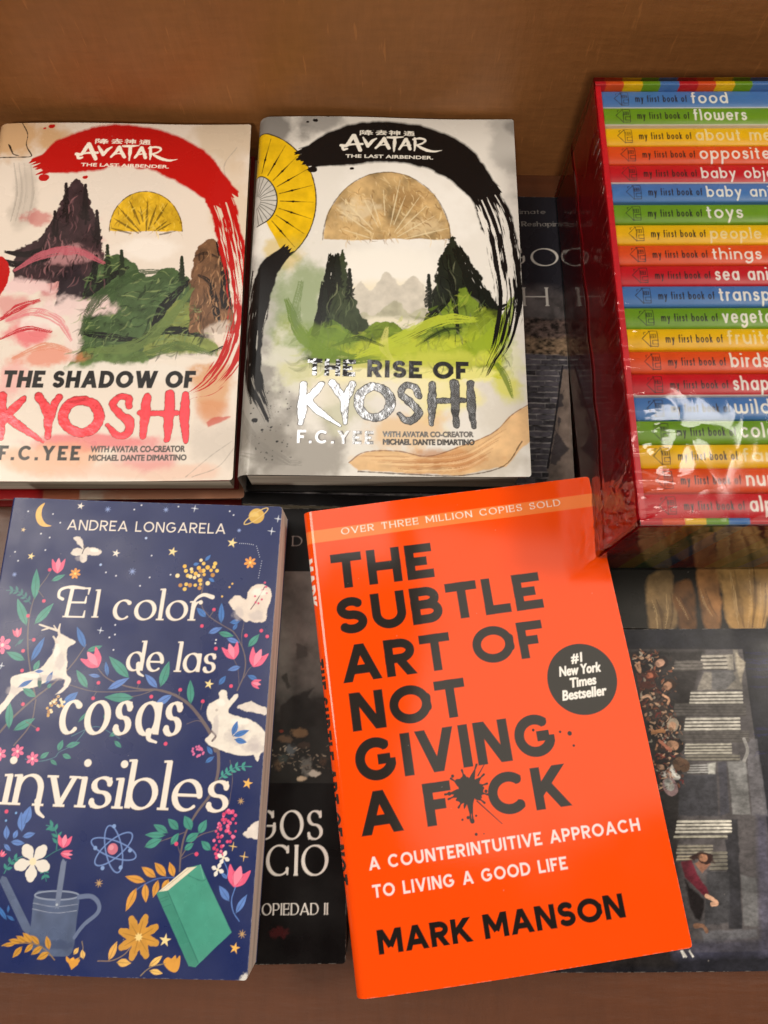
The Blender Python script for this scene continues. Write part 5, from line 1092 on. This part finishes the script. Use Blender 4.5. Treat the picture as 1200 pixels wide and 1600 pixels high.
# ------------------------------------------------------------------ dark paperbacks of the lower layer
def make_lower():
    cream = (226, 222, 216)
    # black paperback with white capitals, between the blue and the orange book
    pose = (-10.56, -.124, .016, 37.9)
    cv = Canvas(18.0, 21.4, 30, (13, 9, 10), sp=.5, pose=pose); S = cv.S
    q = lambda pts: cv.P([(x / 4 + 400, y / 4 + 780) for x, y in pts]); r = lambda pts: cv.P([(x / 3.81 + 400, y / 3.81 + 1180) for x, y in pts])
    top, bot = q([(0, 452)])[0][1], r([(0, 168)])[0][1]
    X, Y = cv.xx, cv.yy; f = (Y - top) / (bot - top); n = fbm(X / 60, Y / 60, 1, 5); n2 = fbm(X / 14, Y / 14, 4, 4)
    sky = np.clip(.62 + .9 * (n - .5) + .4 * (n2 - .5), 0, 1) * np.clip(1.15 - .55 * f, 0, 1)
    dark = np.clip((f - .52 + .5 * (n - .5)) * 6, 0, 1)
    val = (sky * (1 - dark * .85))[..., None] * (lin((128, 126, 122)) * .84) + .004
    m = ((f > 0) & (f < 1))[..., None]
    cv.img[..., :3] = np.where(m, val, cv.img[..., :3])
    for (pts, c, a) in (([(255, 905), (320, 920), (320, 985), (255, 1000)], (62, 60, 58), .7), ([(160, 1110), (190, 1090), (200, 1130), (214, 1170), (200, 1180), (180, 1140)], (42, 40, 38), .8), ([(150, 1300), (250, 1220), (360, 1180), (330, 1240), (430, 1300), (430, 1420), (150, 1420)], (36, 34, 33), .9)):
        cv.poly(q(pts), c, a, soft=3, rough=3, rs=10, tex=.4)
    for x, y, rx, ry, c in ((270, 1460, 56, 30, (120, 96, 72)), (180, 1500, 50, 26, (92, 76, 62)), (215, 1570, 40, 36, (86, 92, 96)), (300, 1540, 40, 20, (66, 56, 50)), (160, 1450, 14, 10, (110, 50, 40))): cv.wash(q([(x, y)])[0], (rx * .25 * S, ry * .25 * S), c, .9, ns=7, seed=int(x))
    for x, y, rx, ry, c in ((130, 60, 24, 40, (84, 70, 56)), (300, 70, 34, 60, (104, 104, 100)), (160, 20, 30, 24, (60, 66, 64)), (270, 140, 28, 16, (196, 176, 150)), (350, 108, 46, 20, (190, 184, 172)), (400, 40, 20, 30, (70, 56, 46))): cv.wash(r([(x, y)])[0], (rx * .26 * S, ry * .26 * S), c, .9, ns=6, seed=int(x))
    rnd = random.Random(8)
    for i in range(90):
        p = r([(60 + 380 * rnd.random(), 150 * rnd.random() - 60)]); d = np.array([[rnd.random() * 9 - 4, rnd.random() * 6 - 3]])
        cv.stroke(np.vstack([p, p + d]), .4 + rnd.random() * .7, rnd.choice([(150, 140, 124), (60, 52, 46), (110, 100, 88), (40, 36, 34)]), .7)
    P = q([(225, 292), (288, 292)]); sk_text(cv, 'D', P[0], P[1], 66 / 4 * S, .11, (176, 172, 168), style='serif', thin=.04)
    for s, a, b, h in (('GOS', (-15, 504), (398, 504), 156), ('CIO', (56, 717), (430, 717), 160), ('PROPIEDAD II', (-64, 948), (428, 947), 58)):
        P = r([a, b]); sk_text(cv, s, P[0], P[1], h / 3.81 * S, .125, cream, style='serif', thin=.05, track=.13, serif=.6)
    cv.wash(r([(140, 1050)])[0], (14 * S, 8 * S), (64, 22, 24), .8, ns=6)
    curl = lambda u, v: .10 * np.clip((u - .86) / .14, 0, 1) ** 2 * np.clip((.14 - v) / .14, 0, 1) ** 2
    paperback('paperback_book', 'black paperback with white serif capitals and a gloomy picture, between blue and orange books', pose, 18.0, 21.4, 1.69, cv, printed('black_cover', .3, spec=.16, bs=1300, bd=.00002), m_black, m_pages_w, curl)
    # dark paperback with a brick wall picture, under the black and white book
    pose = (1.3, 20.65, 0.0, 37.9)
    cv = Canvas(17.8, 19.5, 30, (40, 40, 48), sp=.5, pose=pose); S = cv.S
    q = lambda pts: cv.P([(x / 3.404 + 780, y / 3.404 + 290) for x, y in pts])
    y1, y2, y3, y4 = (q([(150, v)])[0][1] for v in (560, 700, 805, 895)); X, Y = cv.xx, cv.yy
    n = fbm(X / 40, Y / 40, 2, 5); nf = fbm(X / 7, Y / 5, 6, 4)
    def band(mask, rgb): cv.img[..., :3] = cv.img[..., :3] * (1 - mask[..., None]) + rgb * mask[..., None]
    st = lambda e, w: np.clip((Y - e + (n - .5) * 14) / w + .5, 0, 1)
    band(st(y1, 34), np.clip(.35 + 1.2 * (n - .4), .1, 1)[..., None] * (lin((150, 142, 144)) * .8))
    band(st(y2, 8), np.clip(.25 + 1.9 * (nf - .4), .06, 1.2)[..., None] * (lin((122, 102, 96)) * .8))
    band(st(y3, 8), np.clip(.3 + 2.0 * (nf - .36), .06, 1.3)[..., None] * (lin((160, 134, 108)) * .8))
    bh = 10.0; row = np.floor((Y - y4) / bh); bl = 30 + 12 * vnoise(row, row * 0 + .5, 3)
    col = (X + 15 * (row % 2) + 9 * vnoise(row * 3.1, X / 30, 8)) / bl
    fy = ((Y - y4) / bh) % 1; wob = .10 * (fbm(X / 9, Y / 9, 9, 3) - .5)
    mort = np.clip((np.abs(fy - .5 + wob) - .36) / .06, 0, 1); mort2 = np.clip((np.abs(col % 1 - .5) - .47) / .02, 0, 1) * .5
    brick = (.5 + .9 * (vnoise(np.floor(col) * 1.7 + row * 3.3, row * 2.1, 5) - .3) + .9 * (nf - .5))[..., None] * (lin((96, 92, 102)) * .8)
    brick = np.clip(brick, .006, 1); mv = np.clip(.25 + 1.5 * (fbm(X / 12, Y / 4, 13, 3) - .35), .05, 1)[..., None] * (lin((176, 172, 172)) * .8)
    mm = np.clip(mort + mort2, 0, 1)[..., None]
    band(st(y4, 4), brick * (1 - mm) + mv * mm)
    cv.poly(q([(335, 980), (300, 1220), (262, 1480), (250, 1640), (640, 1640), (640, 980)]), (120, 106, 98), soft=3, rough=5, rs=12, tex=.7)
    for pts in ([(345, 1090), (318, 1110), (300, 1190), (340, 1170)], [(300, 1300), (372, 1400), (300, 1480), (270, 1480)], [(312, 1220), (330, 1240), (310, 1330)]): cv.poly(q(pts), (52, 48, 54), .85, soft=2, rough=3, rs=8, tex=.6)
    cv.stroke(q([(338, 960), (300, 1240), (258, 1500)]), 1.6, (28, 27, 34), rough=1)
    cv.img[Y > cv.h - 21, :3] = ink((16, 15, 18))
    for s, a, b, h, low in (('imate', (110, 150), (246, 150), 20, True), ('R', (119, 216), (146, 216), 34, False), ('eshaping', (150, 216), (345, 216), 22, True)):
        P = q([a, b]); sk_text(cv, s, P[0], P[1], h / 3.404 * S, .17, (168, 164, 160), style='serif', low=low, thin=.08, track=.26)
    for s, a, b, h in (('GO', (0, 428), (318, 428), 128), ('H', (128, 641), (264, 641), 131)):
        P = q([a, b]); sk_text(cv, s, P[0], P[1], h / 3.404 * S, .125, (214, 210, 204), style='serif', thin=.045, track=.16, serif=.8)
    paperback('paperback_book', 'dark paperback with a brick wall picture, half under the black and white hardcover', pose, 17.8, 19.5, 1.69, cv, printed('brick_cover', .28, spec=.18, bs=1300, bd=.00002), m_black, m_pages_w)
    # dark book with bread-coloured shapes, under the boxed set
    pose = (17.9, 15.5, .012, 38.7)
    cv = Canvas(14.4, 21.25, 28, (34, 31, 27), sp=.5, pose=pose); S = cv.S
    q = lambda pts: cv.P([(x / 4 + 900, y / 4 + 860) for x, y in pts])
    for pts, c, sd in (([(456, 150), (442, 260), (450, 400), (470, 489), (600, 489), (628, 400), (612, 230), (580, 120)], (138, 112, 76), 1), ([(612, 200), (606, 290), (640, 400), (650, 489), (740, 489), (742, 300), (700, 180)], (112, 76, 44), 2), ([(764, 40), (756, 220), (776, 360), (806, 470), (850, 489), (900, 470), (900, 300), (880, 40)], (150, 106, 64), 3), ([(900, 20), (910, 260), (932, 400), (972, 478), (1060, 489), (1160, 486), (1196, 420), (1240, 200), (1200, 20)], (176, 138, 84), 4), ([(1250, 60), (1240, 300), (1290, 470), (1400, 480), (1440, 60)], (140, 100, 60), 5)):
        cv.poly(q(cr(pts, 5, True)), c, .95, soft=5, rough=4, rs=16, seed=sd, tex=.8)
    for P, w in (([(470, 300), (500, 380), (510, 489)], 6), ([(560, 260), (570, 380), (556, 480)], 5), ([(620, 280), (660, 340), (700, 420)], 6), ([(772, 230), (800, 320), (850, 400)], 5), ([(960, 120), (990, 300), (1016, 470)], 7), ([(1080, 100), (1090, 300), (1070, 470)], 6), ([(1150, 200), (1150, 340), (1130, 470)], 5)):
        cv.brush(cr(q(P), 8), np.array([w * .3, w, w * .4]) * .5 * S, (224, 192, 140), dry=.45, rough=.5, bristle=5, seed=w, a=.5)
        cv.brush(cr(q([(x + 30, y) for x, y in P]), 8), np.array([w * .3, w * 1.4, w * .4]) * .6 * S, (64, 42, 26), dry=.25, rough=.5, bristle=4, seed=w + 9, a=.7, soft=.5)
    paperback('paperback_book', 'dark paperback with tan loaf-like shapes on its cover, lying under the boxed set', pose, 14.4, 21.25, .89, cv, printed('loaf_cover', .3, spec=.16, bs=1300, bd=.00002), m_black, m_pages_g)
    # large dark book with a sideways picture of columns and people, lower right
    pose = (15.2, -3.02, .026, 37.9)
    cv = Canvas(23.0, 15.35, 30, (32, 32, 40), sp=.5, pose=pose); S = cv.S
    q = lambda pts: cv.P([(x / 4 + 900, y / 4 + 860) for x, y in pts]); r = lambda pts: cv.P([(x / 4 + 900, y / 4 + 1200) for x, y in pts])
    G = (86, 82, 84)
    cv.poly(q([(-600, 622), (1040, 618), (1166, 1520), (1300, 2490), (-600, 2530)]), G, tex=.5, rs=40, soft=2)
    b = lambda f, pts, c, a=1.0, so=2.5, tx=.45, ro=1.5: cv.poly(f(pts), c, a, soft=so, tex=tx, rs=12, rough=ro)
    b(q, [(-600, 622), (800, 620), (790, 700), (740, 900), (690, 1000), (660, 1500), (620, 2600), (-600, 2600)], (40, 36, 36), .92, 10)
    b(q, [(800, 760), (760, 870), (1040, 870), (1010, 620), (980, 620), (1000, 760)], (146, 140, 130), .7)
    b(q, [(845, 752), (850, 870), (940, 870), (1000, 800), (980, 752)], (96, 96, 100), .8); b(q, [(1000, 640), (1060, 700), (1030, 830), (1000, 720)], (170, 160, 142), .7)
    b(q, [(650, 1400), (880, 1400), (890, 1660), (640, 1660)], (60, 60, 66), .9); b(q, [(890, 1320), (940, 1316), (960, 1640), (900, 1660)], (70, 70, 80), .8); b(q, [(944, 1316), (1060, 1316), (1092, 1650), (980, 1650)], (128, 128, 128), .8); b(q, [(1060, 1180), (1130, 1180), (1200, 1660), (1100, 1660)], (108, 106, 112), .7)
    b(r, [(930, 320), (1010, 320), (1040, 1000), (950, 1000)], (40, 40, 46), .85); b(r, [(1030, 670), (1130, 690), (1140, 980), (1050, 980)], (112, 112, 114), .8); b(r, [(820, 640), (960, 650), (960, 960), (800, 980)], (62, 62, 66), .9); b(r, [(780, 1010), (1130, 1000), (1140, 1050), (800, 1080)], (104, 104, 110), .8); b(r, [(600, 1080), (1180, 1060), (1200, 1160), (600, 1180)], (62, 62, 80), .7, 8); b(r, [(1130, 300), (1190, 300), (1240, 1160), (1150, 1160)], (84, 82, 102), .7, 8)
    def flutes(f, x0, x1, y0, y1, n_, c=(198, 194, 184), sl=10, a=.95):
        b(f, [(x0, y0), (x1, y0), (x1 + 4, y1), (x0 - sl, y1)], (104, 100, 96), .9)
        for i in range(n_):
            t_ = (i + .5) / n_; y = y0 + (y1 - y0) * t_
            cv.stroke(cr(f([(x0 - sl * t_, y + 2), ((x0 + x1) / 2, y), (x1 + 4 * t_, y - 2)]), 5), (y1 - y0) / n_ * .25 / 4 * S * 1.1, c, a, rough=.5)
            cv.stroke(cr(f([(x0 - sl * t_, y + (y1 - y0) / n_ * .5), (x1, y + (y1 - y0) / n_ * .45)]), 2), .6, (52, 48, 46), .8)
    flutes(q, 790, 960, 650, 745, 4, (176, 170, 160)); flutes(q, 620, 790, 690, 750, 3, (96, 90, 88), a=.6); flutes(q, 722, 1036, 880, 962, 4); flutes(q, 690, 1020, 1042, 1128, 4); flutes(q, 690, 968, 1204, 1276, 4, (176, 172, 160)); flutes(q, 690, 1020, 1276, 1316, 2, (120, 116, 106)); flutes(q, 706, 830, 1336, 1396, 4, (156, 156, 156)); flutes(q, 620, 1060, 960, 1034, 4, (84, 80, 80), a=.7); flutes(q, 640, 1080, 1130, 1198, 3, (74, 70, 70), a=.7)
    b(q, [(820, 1330), (870, 1330), (866, 1396), (826, 1396)], (176, 176, 170), .8); b(q, [(940, 655), (980, 650), (985, 745), (950, 745)], (150, 144, 134), .9); cv.stroke(cr(q([(1050, 1180), (1072, 1250), (1050, 1316)]), 6), 2.4, (150, 148, 146))
    flutes(r, 636, 966, 324, 410, 4, (206, 202, 190)); flutes(r, 620, 940, 420, 440, 1, (180, 176, 160)); flutes(r, 640, 850, 480, 540, 3, (150, 144, 130)); flutes(r, 850, 940, 520, 640, 5, (120, 116, 106)); flutes(r, 640, 720, 545, 580, 2, (170, 160, 140))
    # loosely painted little crowd, lying on its side
    def head(f, x, y, R, skin, hair, ang=200):
        R *= .8; skin = tuple(int(v * .9) for v in skin)
        c = f([(x, y)])[0]; R = R / 4 * S; u = np.array([math.cos(math.radians(ang)), math.sin(math.radians(ang))])
        cv.stroke(np.array([c - u * R * .25, c + u * R * .3]), R * .95, hair, rough=1.2); cv.stroke(np.array([c + u * R * .15, c + u * R * .5]), R * .62, skin, rough=1.0, soft=1.6); cv.wash(c + u * R * .9, (R * .5, R * .4), tuple(int(v * .55) for v in skin), .7, ns=4)
    for f, pts, c in ((q, [(360, 640), (520, 640), (560, 700), (530, 800), (420, 820), (340, 760)], (38, 32, 34)), (q, [(380, 770), (470, 770), (500, 840), (540, 900), (530, 1000), (420, 1010)], (84, 44, 36)), (q, [(420, 860), (530, 900), (590, 980), (560, 1080), (440, 1080)], (64, 54, 50)), (q, [(440, 1080), (560, 1060), (590, 1160), (480, 1190)], (30, 26, 26)), (q, [(490, 1180), (600, 1180), (620, 1260), (560, 1400), (500, 1330)], (34, 28, 28)), (q, [(520, 1400), (600, 1340), (650, 1420), (580, 1440)], (200, 196, 190))): b(f, pts, c, .95, 2, .5, 3)
    sk = (206, 158, 126)
    rnd = random.Random(31)
    for k_ in range(420):      # dabs of drapery, faces and hands through the crowd
        t_ = rnd.random(); y = 630 + 860 * t_; xl = 340 + 190 * t_; xr = 600 + 90 * t_ - 60 * rnd.random()
        x = xl + (xr - xl) * rnd.random(); L = 10 + 34 * rnd.random(); a = rnd.random() * 6.28
        c_ = rnd.choice([(30, 24, 24), (56, 40, 36), (96, 58, 42), (140, 84, 60), (190, 138, 106), (214, 176, 146), (70, 62, 58), (120, 44, 40), (40, 38, 48), (176, 166, 150), (24, 20, 20), (44, 32, 28)])
        cv.stroke(cr(q([(x, y), (x + L * .5 * math.cos(a) + 6, y + L * .5 * math.sin(a)), (x + L * math.cos(a + .5), y + L * math.sin(a + .5))]), 4), np.array([.4, 1, 1.3, 1.5, 1.4, 1.2, 1, .7, .3]) * (1.6 + 3.4 * rnd.random()) / 4 * S, c_, .75, rough=.9, rs=4, seed=k_)
    for f, x, y, R, s_, h_, an in ((q, 536, 700, 46, (214, 166, 140), (34, 24, 26), 160), (q, 470, 780, 34, (206, 120, 90), (84, 40, 30), 170), (q, 584, 840, 44, (190, 144, 116), (50, 36, 30), 150), (q, 606, 1090, 44, (204, 160, 130), (150, 138, 122), 120), (q, 620, 1220, 56, (190, 146, 116), (26, 22, 22), 190), (q, 660, 1340, 52, (112, 84, 66), (100, 76, 60), 200), (q, 540, 1356, 30, (206, 164, 136), (40, 32, 30), 180), (q, 590, 1480, 54, (196, 196, 190), (150, 124, 126), 250)): head(f, x, y, R, s_, h_, an)
    for k_ in range(110):
        t_ = rnd.random(); y = 640 + 850 * t_; x = 360 + 190 * t_ + (250 - 100 * t_) * rnd.random(); a = rnd.random() * 6.28; L = 8 + 18 * rnd.random()
        cv.stroke(q([(x, y), (x + L * math.cos(a), y + L * math.sin(a))]), (1 + 2.2 * rnd.random()) / 4 * S, rnd.choice([(28, 22, 22), (70, 48, 38), (150, 112, 86), (40, 34, 36), (110, 70, 54)]), .7, rough=.9, rs=4, seed=k_)
    for f, P, w, c in ((q, [(372, 720), (400, 760), (394, 700)], 6, sk), (q, [(420, 920), (450, 910), (474, 930)], 8, (220, 176, 146)), (q, [(545, 905), (580, 930), (575, 960)], 6, sk), (q, [(520, 1190), (545, 1210), (590, 1250)], 9, (170, 110, 88)), (q, [(480, 1140), (520, 1130), (550, 1130)], 10, (170, 120, 80)), (q, [(598, 1370), (620, 1410), (645, 1420)], 6, (220, 220, 216))):
        cv.stroke(cr(f(P), 6), w / 4 * S, c, rough=.9)
    b(r, [(660, 590), (720, 575), (760, 660), (830, 780), (810, 810), (740, 740), (680, 680)], (110, 36, 52), .95, 2, .5, 2); b(r, [(680, 700), (800, 820), (780, 960), (740, 940), (700, 820)], (30, 24, 26), .95, 3, .4, 3); b(r, [(740, 600), (800, 560), (840, 600), (790, 660)], (150, 104, 84), .9, 2, .4, 2); b(r, [(700, 560), (780, 515), (860, 540), (870, 600), (830, 590), (800, 540), (740, 580)], (50, 30, 28), .95, 2, .4, 3)
    head(r, 806, 566, 40, (196, 142, 112), (50, 30, 28), 200); cv.stroke(cr(r([(815, 796), (850, 815), (880, 840), (850, 850)]), 5), 10 / 4 * S, (214, 168, 140), rough=.9); cv.stroke(cr(r([(745, 980), (790, 980), (815, 1010)]), 5), 11 / 4 * S, (140, 104, 84), rough=1)
    for y in (640, 680, 700, 740, 790, 850, 1110, 1150, 1260): cv.brush(cr(q([(1060 + .14 * (y - 640), y), (1140, y + 4), (1260, y)]), 5), np.array([3, 10, 6]) / 4 * S, (40, 40, 96), dry=.4, rough=.5, bristle=4, seed=y, a=.6)  # bluish sheen streaks painted into the cover colour
    for P in ([(655, 1130), (675, 1172)], [(690, 1172), (662, 1130)], [(706, 1130), (732, 1170)]): cv.stroke(r(P), 5 / 4 * S, (206, 204, 200), butt=(True, True))
    t_ = fbm(cv.xx / 5, cv.yy / 3, 41, 4); t2 = fbm(cv.xx / 26, cv.yy / 20, 43, 4); cv.img[..., :3] *= ((.55 + .9 * t_) * (.45 + 1.1 * t2))[..., None]
    paperback('large_book', 'large dark book with a sideways picture of pale columns, under the orange book', pose, 23.0, 15.35, 1.69, cv, printed('picture_cover', .3, spec=.16, bs=1300, bd=.00002), m_black, m_pages_g)
make_lower()

# ------------------------------------------------------------------ boxed set of twenty little board books in clear film
RED, ORA, YEL, GRE, BLU = (206, 22, 38), (232, 84, 30), (246, 196, 10), (116, 164, 28), (74, 128, 196)
def make_box():
    bx, by, th, L, W, hb, hf = 10.06, 30.50, .0237, 22.62, 12.9, 38.69, 29.56
    D = hb - hf
    r = thing('boxed_book_set', 'red open-fronted box set wrapped in clear film with rainbow striped ends, upper right', 'book box', (bx, by, FLOOR - hb), th)
    m_red = plain('red_card', (222, 20, 38), .34, var=.10)
    link('case', boxes_mesh('case', [(0, .26, -L + .27, -.27, 0, D), (W - .26, W, -L + .27, -.27, 0, D), (.27, W - .27, -L + .27, -.27, 0, .2)], .03), m_red, r)
    cols = [RED, ORA, YEL, GRE, BLU]
    def end_panel(name, top):
        ppc = 16; pw = .912
        prof = []          # (y, z) profile: inner lip, rim, outer side
        n = int(D * ppc)
        ys = [0.0, 0.0, .26] + [.26] * n; zs = [D - .9, D, D] + list(np.linspace(D, 0, n + 1)[1:])
        w = int(W * ppc) + 1; x = np.arange(w) / ppc
        X = np.repeat(x[None], len(ys), 0); Yv = np.repeat(np.array(ys)[:, None], w, 1); Z = np.repeat(np.array(zs)[:, None], w, 1)
        Yv = -Yv if not top else Yv
        off = (-L + .26) if not top else -.26
        k_ = np.floor((x + (0.0 if not top else .4)) / pw).astype(int) % 5
        img = np.ones((len(ys), w, 4), np.float32); img[..., 3] = 0
        pal = np.array([ink(c) for c in cols]); img[..., :3] = pal[k_][None]
        me = grid_mesh(name, X, Yv + off, Z, img)
        link(name, me, m_stripe, r)
    m_stripe = printed('striped_card', .34, bs=900, bd=.00002)
    end_panel('striped_end', False); end_panel('striped_end', True)
    # the books, spines up
    names = ['food', 'flowers', 'about me', 'opposites', 'baby objects', 'baby animals', 'toys', 'people at', 'things at', 'sea animals', 'transport', 'vegetables', 'fruits', 'birds', 'shapes', 'wild', 'colours', 'farm', 'numbers', 'alphabet']
    tl = [1.86, 2.66, 3.75, 3.9, 4.6, 4.7, 1.75, 3.55, 3.55, 4.1, 3.5, 3.7, 2.1, 1.75, 2.4, 1.6, 2.75, 2.1, 3.2, 3.1]
    ck = [BLU, GRE, YEL, ORA, RED]; cn = ['blue', 'green', 'yellow', 'orange', 'red']
    order = [0, 1, 2, 3, 4, 0, 1, 2, 3, 4, 0, 1, 2, 2 + 1, 4, 0, 1, 2, 3, 4]
    pitch = (L - .62) / 20; bt = pitch - .04
    m_sp = printed('board_spine', .3, bs=1100, bd=.000015)
    rnd = random.Random(12)
    for i, (nm, tw) in enumerate(zip(names, tl)):
        ppc = 36; bw = W - .62
        cv = Canvas(bw, bt, ppc, ck[order[i]])
        dk = (40, 34, 34); w8 = (250, 248, 240) if order[i] != 2 else (250, 232, 170)
        dx = (rnd.random() - .5) * .12
        # house drawing lies on its side
        Lc = lambda pts: cv.Lc([(x + dx, y) for x, y in pts])
        t0 = bt / 2
        for P in ([(.62, t0), (.98, t0 - .38), (.98, t0 + .38), (.62, t0)], [(.93, t0 - .40), (1.32, t0 - .40), (1.32, t0 + .36), (.98, t0 + .36)], [(1.02, t0 - .22), (1.24, t0 - .22), (1.24, t0 - .04), (1.02, t0 - .04), (1.02, t0 - .22)], [(1.13, t0 - .22), (1.13, t0 - .04)], [(1.02, t0 - .13), (1.24, t0 - .13)], [(1.32, t0 + .08), (1.08, t0 + .08), (1.08, t0 + .26), (1.32, t0 + .26)], [(.72, t0 - .22), (.72, t0 - .32), (.80, t0 - .34)]):
            cv.stroke(Lc(P), .62, dk, .9, rough=.4, seed=i)
        P = cv.Lc([(1.66 + dx, t0 + .20), (4.22 + dx, t0 + .20)]); sk_text(cv, 'my first book of', P[0], P[1], .27 * ppc, .19, dk, style='round', low=True, track=.3, space=.5)
        hs = .30 if nm in ('people at', 'farm', 'things at', 'baby objects', 'baby animals') else .36
        tx = 4.42 + dx
        P = cv.Lc([(tx, t0 + .28), (tx + tw * .98, t0 + .28)]); sk_text(cv, nm, P[0], P[1], (hs + .12) * ppc, .2, w8, style='round', low=True, track=.26, space=.55)
        if i in (0, 1, 4, 14): cv.stroke(cv.Lc([(-1, bt - .02), (bw + 1, bt - .02)]), 1.5, (236, 232, 226), .9)
        # rounded spine over a solid board-book body
        hgt = 8.35; y = np.arange(cv.h) / ppc; s_ = np.clip(y / bt * 2 - 1, -1, 1)
        zc = hgt - .16 * (1 - np.sqrt(np.clip(1 - (s_ * .96) ** 2, 0, 1)))
        yy = np.concatenate([[0.0], y, [y[-1]]]); zz = np.concatenate([[0.0], zc, [0.0]])
        img = np.concatenate([cv.img[:1], cv.img, cv.img[-1:]], 0); x = np.arange(cv.w) / ppc
        X = np.repeat(x[None], len(yy), 0); Yv = -np.repeat(yy[:, None], cv.w, 1); Z = np.repeat(zz[:, None], cv.w, 1)
        lab = '%s board book with "%s" on its spine, in the boxed set' % (cn[order[i]], nm)
        me = grid_mesh('board_book', X, Yv, Z, img)
        o = link('board_book', me, m_sp)
        dep = D - .12 - hgt - rnd.random() * .14
        py = -.31 - i * pitch
        c, s = math.cos(th), math.sin(th); lx, ly = .31, py
        o.location = ((bx + c * lx - s * ly) * CM, (by + s * lx + c * ly) * CM, (FLOOR - hb + dep) * CM); o.rotation_euler = (0, 0, th + (rnd.random() - .5) * .003)
        tag(o, lab, 'board book', 'board books in the boxed set')
    # clear shrink film: front, left, lower and other sides, wrinkled near the edges
    m, nt, b = new_mat('clear_film'); nt.nodes.remove(b)
    tr = N(nt, 'ShaderNodeBsdfTransparent'); gl = N(nt, 'ShaderNodeBsdfGlossy'); gl.inputs['Roughness'].default_value = .06
    fr = N(nt, 'ShaderNodeFresnel'); fr.inputs['IOR'].default_value = 1.55; mx = N(nt, 'ShaderNodeMixShader')
    mu = N(nt, 'ShaderNodeMath', operation='MULTIPLY'); mu.inputs[1].default_value = 1.1; mu.use_clamp = True
    tr.inputs['Color'].default_value = (.97, .97, .97, 1)
    nt.links.new(fr.outputs[0], mu.inputs[0]); nt.links.new(mu.outputs[0], mx.inputs[0]); nt.links.new(tr.outputs[0], mx.inputs[1]); nt.links.new(gl.outputs[0], mx.inputs[2])
    nt.links.new(mx.outputs[0], nt.nodes['Material Output'].inputs['Surface'])
    def film_grid(nu, nv, fun, nrm, amp):
        u, v = np.meshgrid(np.linspace(0, 1, nu), np.linspace(0, 1, nv)); P = fun(u, v); d = amp(u, v)
        return [P[k] + nrm[k] * d for k in range(3)]
    def rid(x, y, seed): return np.clip(1 - np.abs(fbm(x, y, seed, 3) - .5) * 7, 0, 1) ** 2
    g = .09
    def a_front(u, v):   # v = 0 at the top end
        e = np.exp(-u * W / .7); low = np.exp(-(((u * W - 2.1) / 1.5) ** 2 + ((v - .80) / .13) ** 2))
        return .02 + .03 * e * rid(u * 6, v * 44, 3) + .012 * fbm(u * 3, v * 4, 4, 2) + low * (.16 * np.abs(fbm(u * 5 + v * 3, v * 7 - u * 2, 7, 2) - .5) + .10 * np.abs(vnoise(u * 9 - v * 8, v * 10 + u * 4, 21) - .5)) + .02 * np.abs(vnoise(u * 4 + v * 6, v * 8, 23) - .5) + .006 * rid(u * 7 + v * 3, v * 6, 11)
    def a_left(u, v):    # u = 0 at the front rim
        e = np.exp(-u * D / .9); c = np.exp(-((u - .35) / .4) ** 2 - ((v - .95) / .10) ** 2); t_ = np.exp(-((v - .15) / .2) ** 2)
        return .02 + .04 * e * rid(u * 5, v * 40, 8) + .008 * fbm(u * 3, v * 5, 9, 2) + c * (.22 * fbm(u * 6, v * 30, 10, 4) + .12 * rid(u * 5 + v * 24, v * 20, 14)) + .012 * t_ * rid(u * 4, v * 12, 15) + .05 * np.exp(-((u - .47 - .012 * np.sin(v * 40)) / .012) ** 2)
    def a_low(u, v):
        return .02 + .012 * rid(u * 8, v * 4, 16) + .05 * np.exp(-u * W / 1.0) * fbm(u * 30, v * 8, 17, 3) + .012 * fbm(u * 6, v * 4, 18, 2)
    x0, x1, y0, y1, z1 = -g, W + g, g, -L - g, D + g
    parts = [film_grid(220, 420, lambda u, v: (x0 + (x1 - x0) * u, y0 + (y1 - y0) * v, z1 + 0 * u), (0, 0, 1), a_front),
             film_grid(160, 420, lambda u, v: (x0 + 0 * u, y0 + (y1 - y0) * v, z1 * (1 - u)), (-1, 0, 0), a_left),
             film_grid(220, 120, lambda u, v: (x0 + (x1 - x0) * u, y1 + 0 * u, z1 * (1 - v)), (0, -1, 0), a_low),
             film_grid(60, 30, lambda u, v: (x0 + (x1 - x0) * u, y0 + 0 * u, z1 * (1 - v)), (0, 1, 0), a_low),
             film_grid(30, 60, lambda u, v: (x1 + 0 * u, y0 + (y1 - y0) * v, z1 * (1 - u)), (1, 0, 0), a_low)]
    import bmesh
    bm = bmesh.new()
    for P, nr in zip(parts, ((0, 0, 1), (-1, 0, 0), (0, -1, 0), (0, 1, 0), (1, 0, 0))):
        me = grid_mesh('film_sheet', *P)
        if sum(a * b_ for a, b_ in zip(me.polygons[5].normal, nr)) < 0: me.flip_normals()
        bm.from_mesh(me); bpy.data.meshes.remove(me)
    me = bpy.data.meshes.new('shrink_film'); bm.to_mesh(me); bm.free()
    link('shrink_film', me, m, r, True)
make_box()
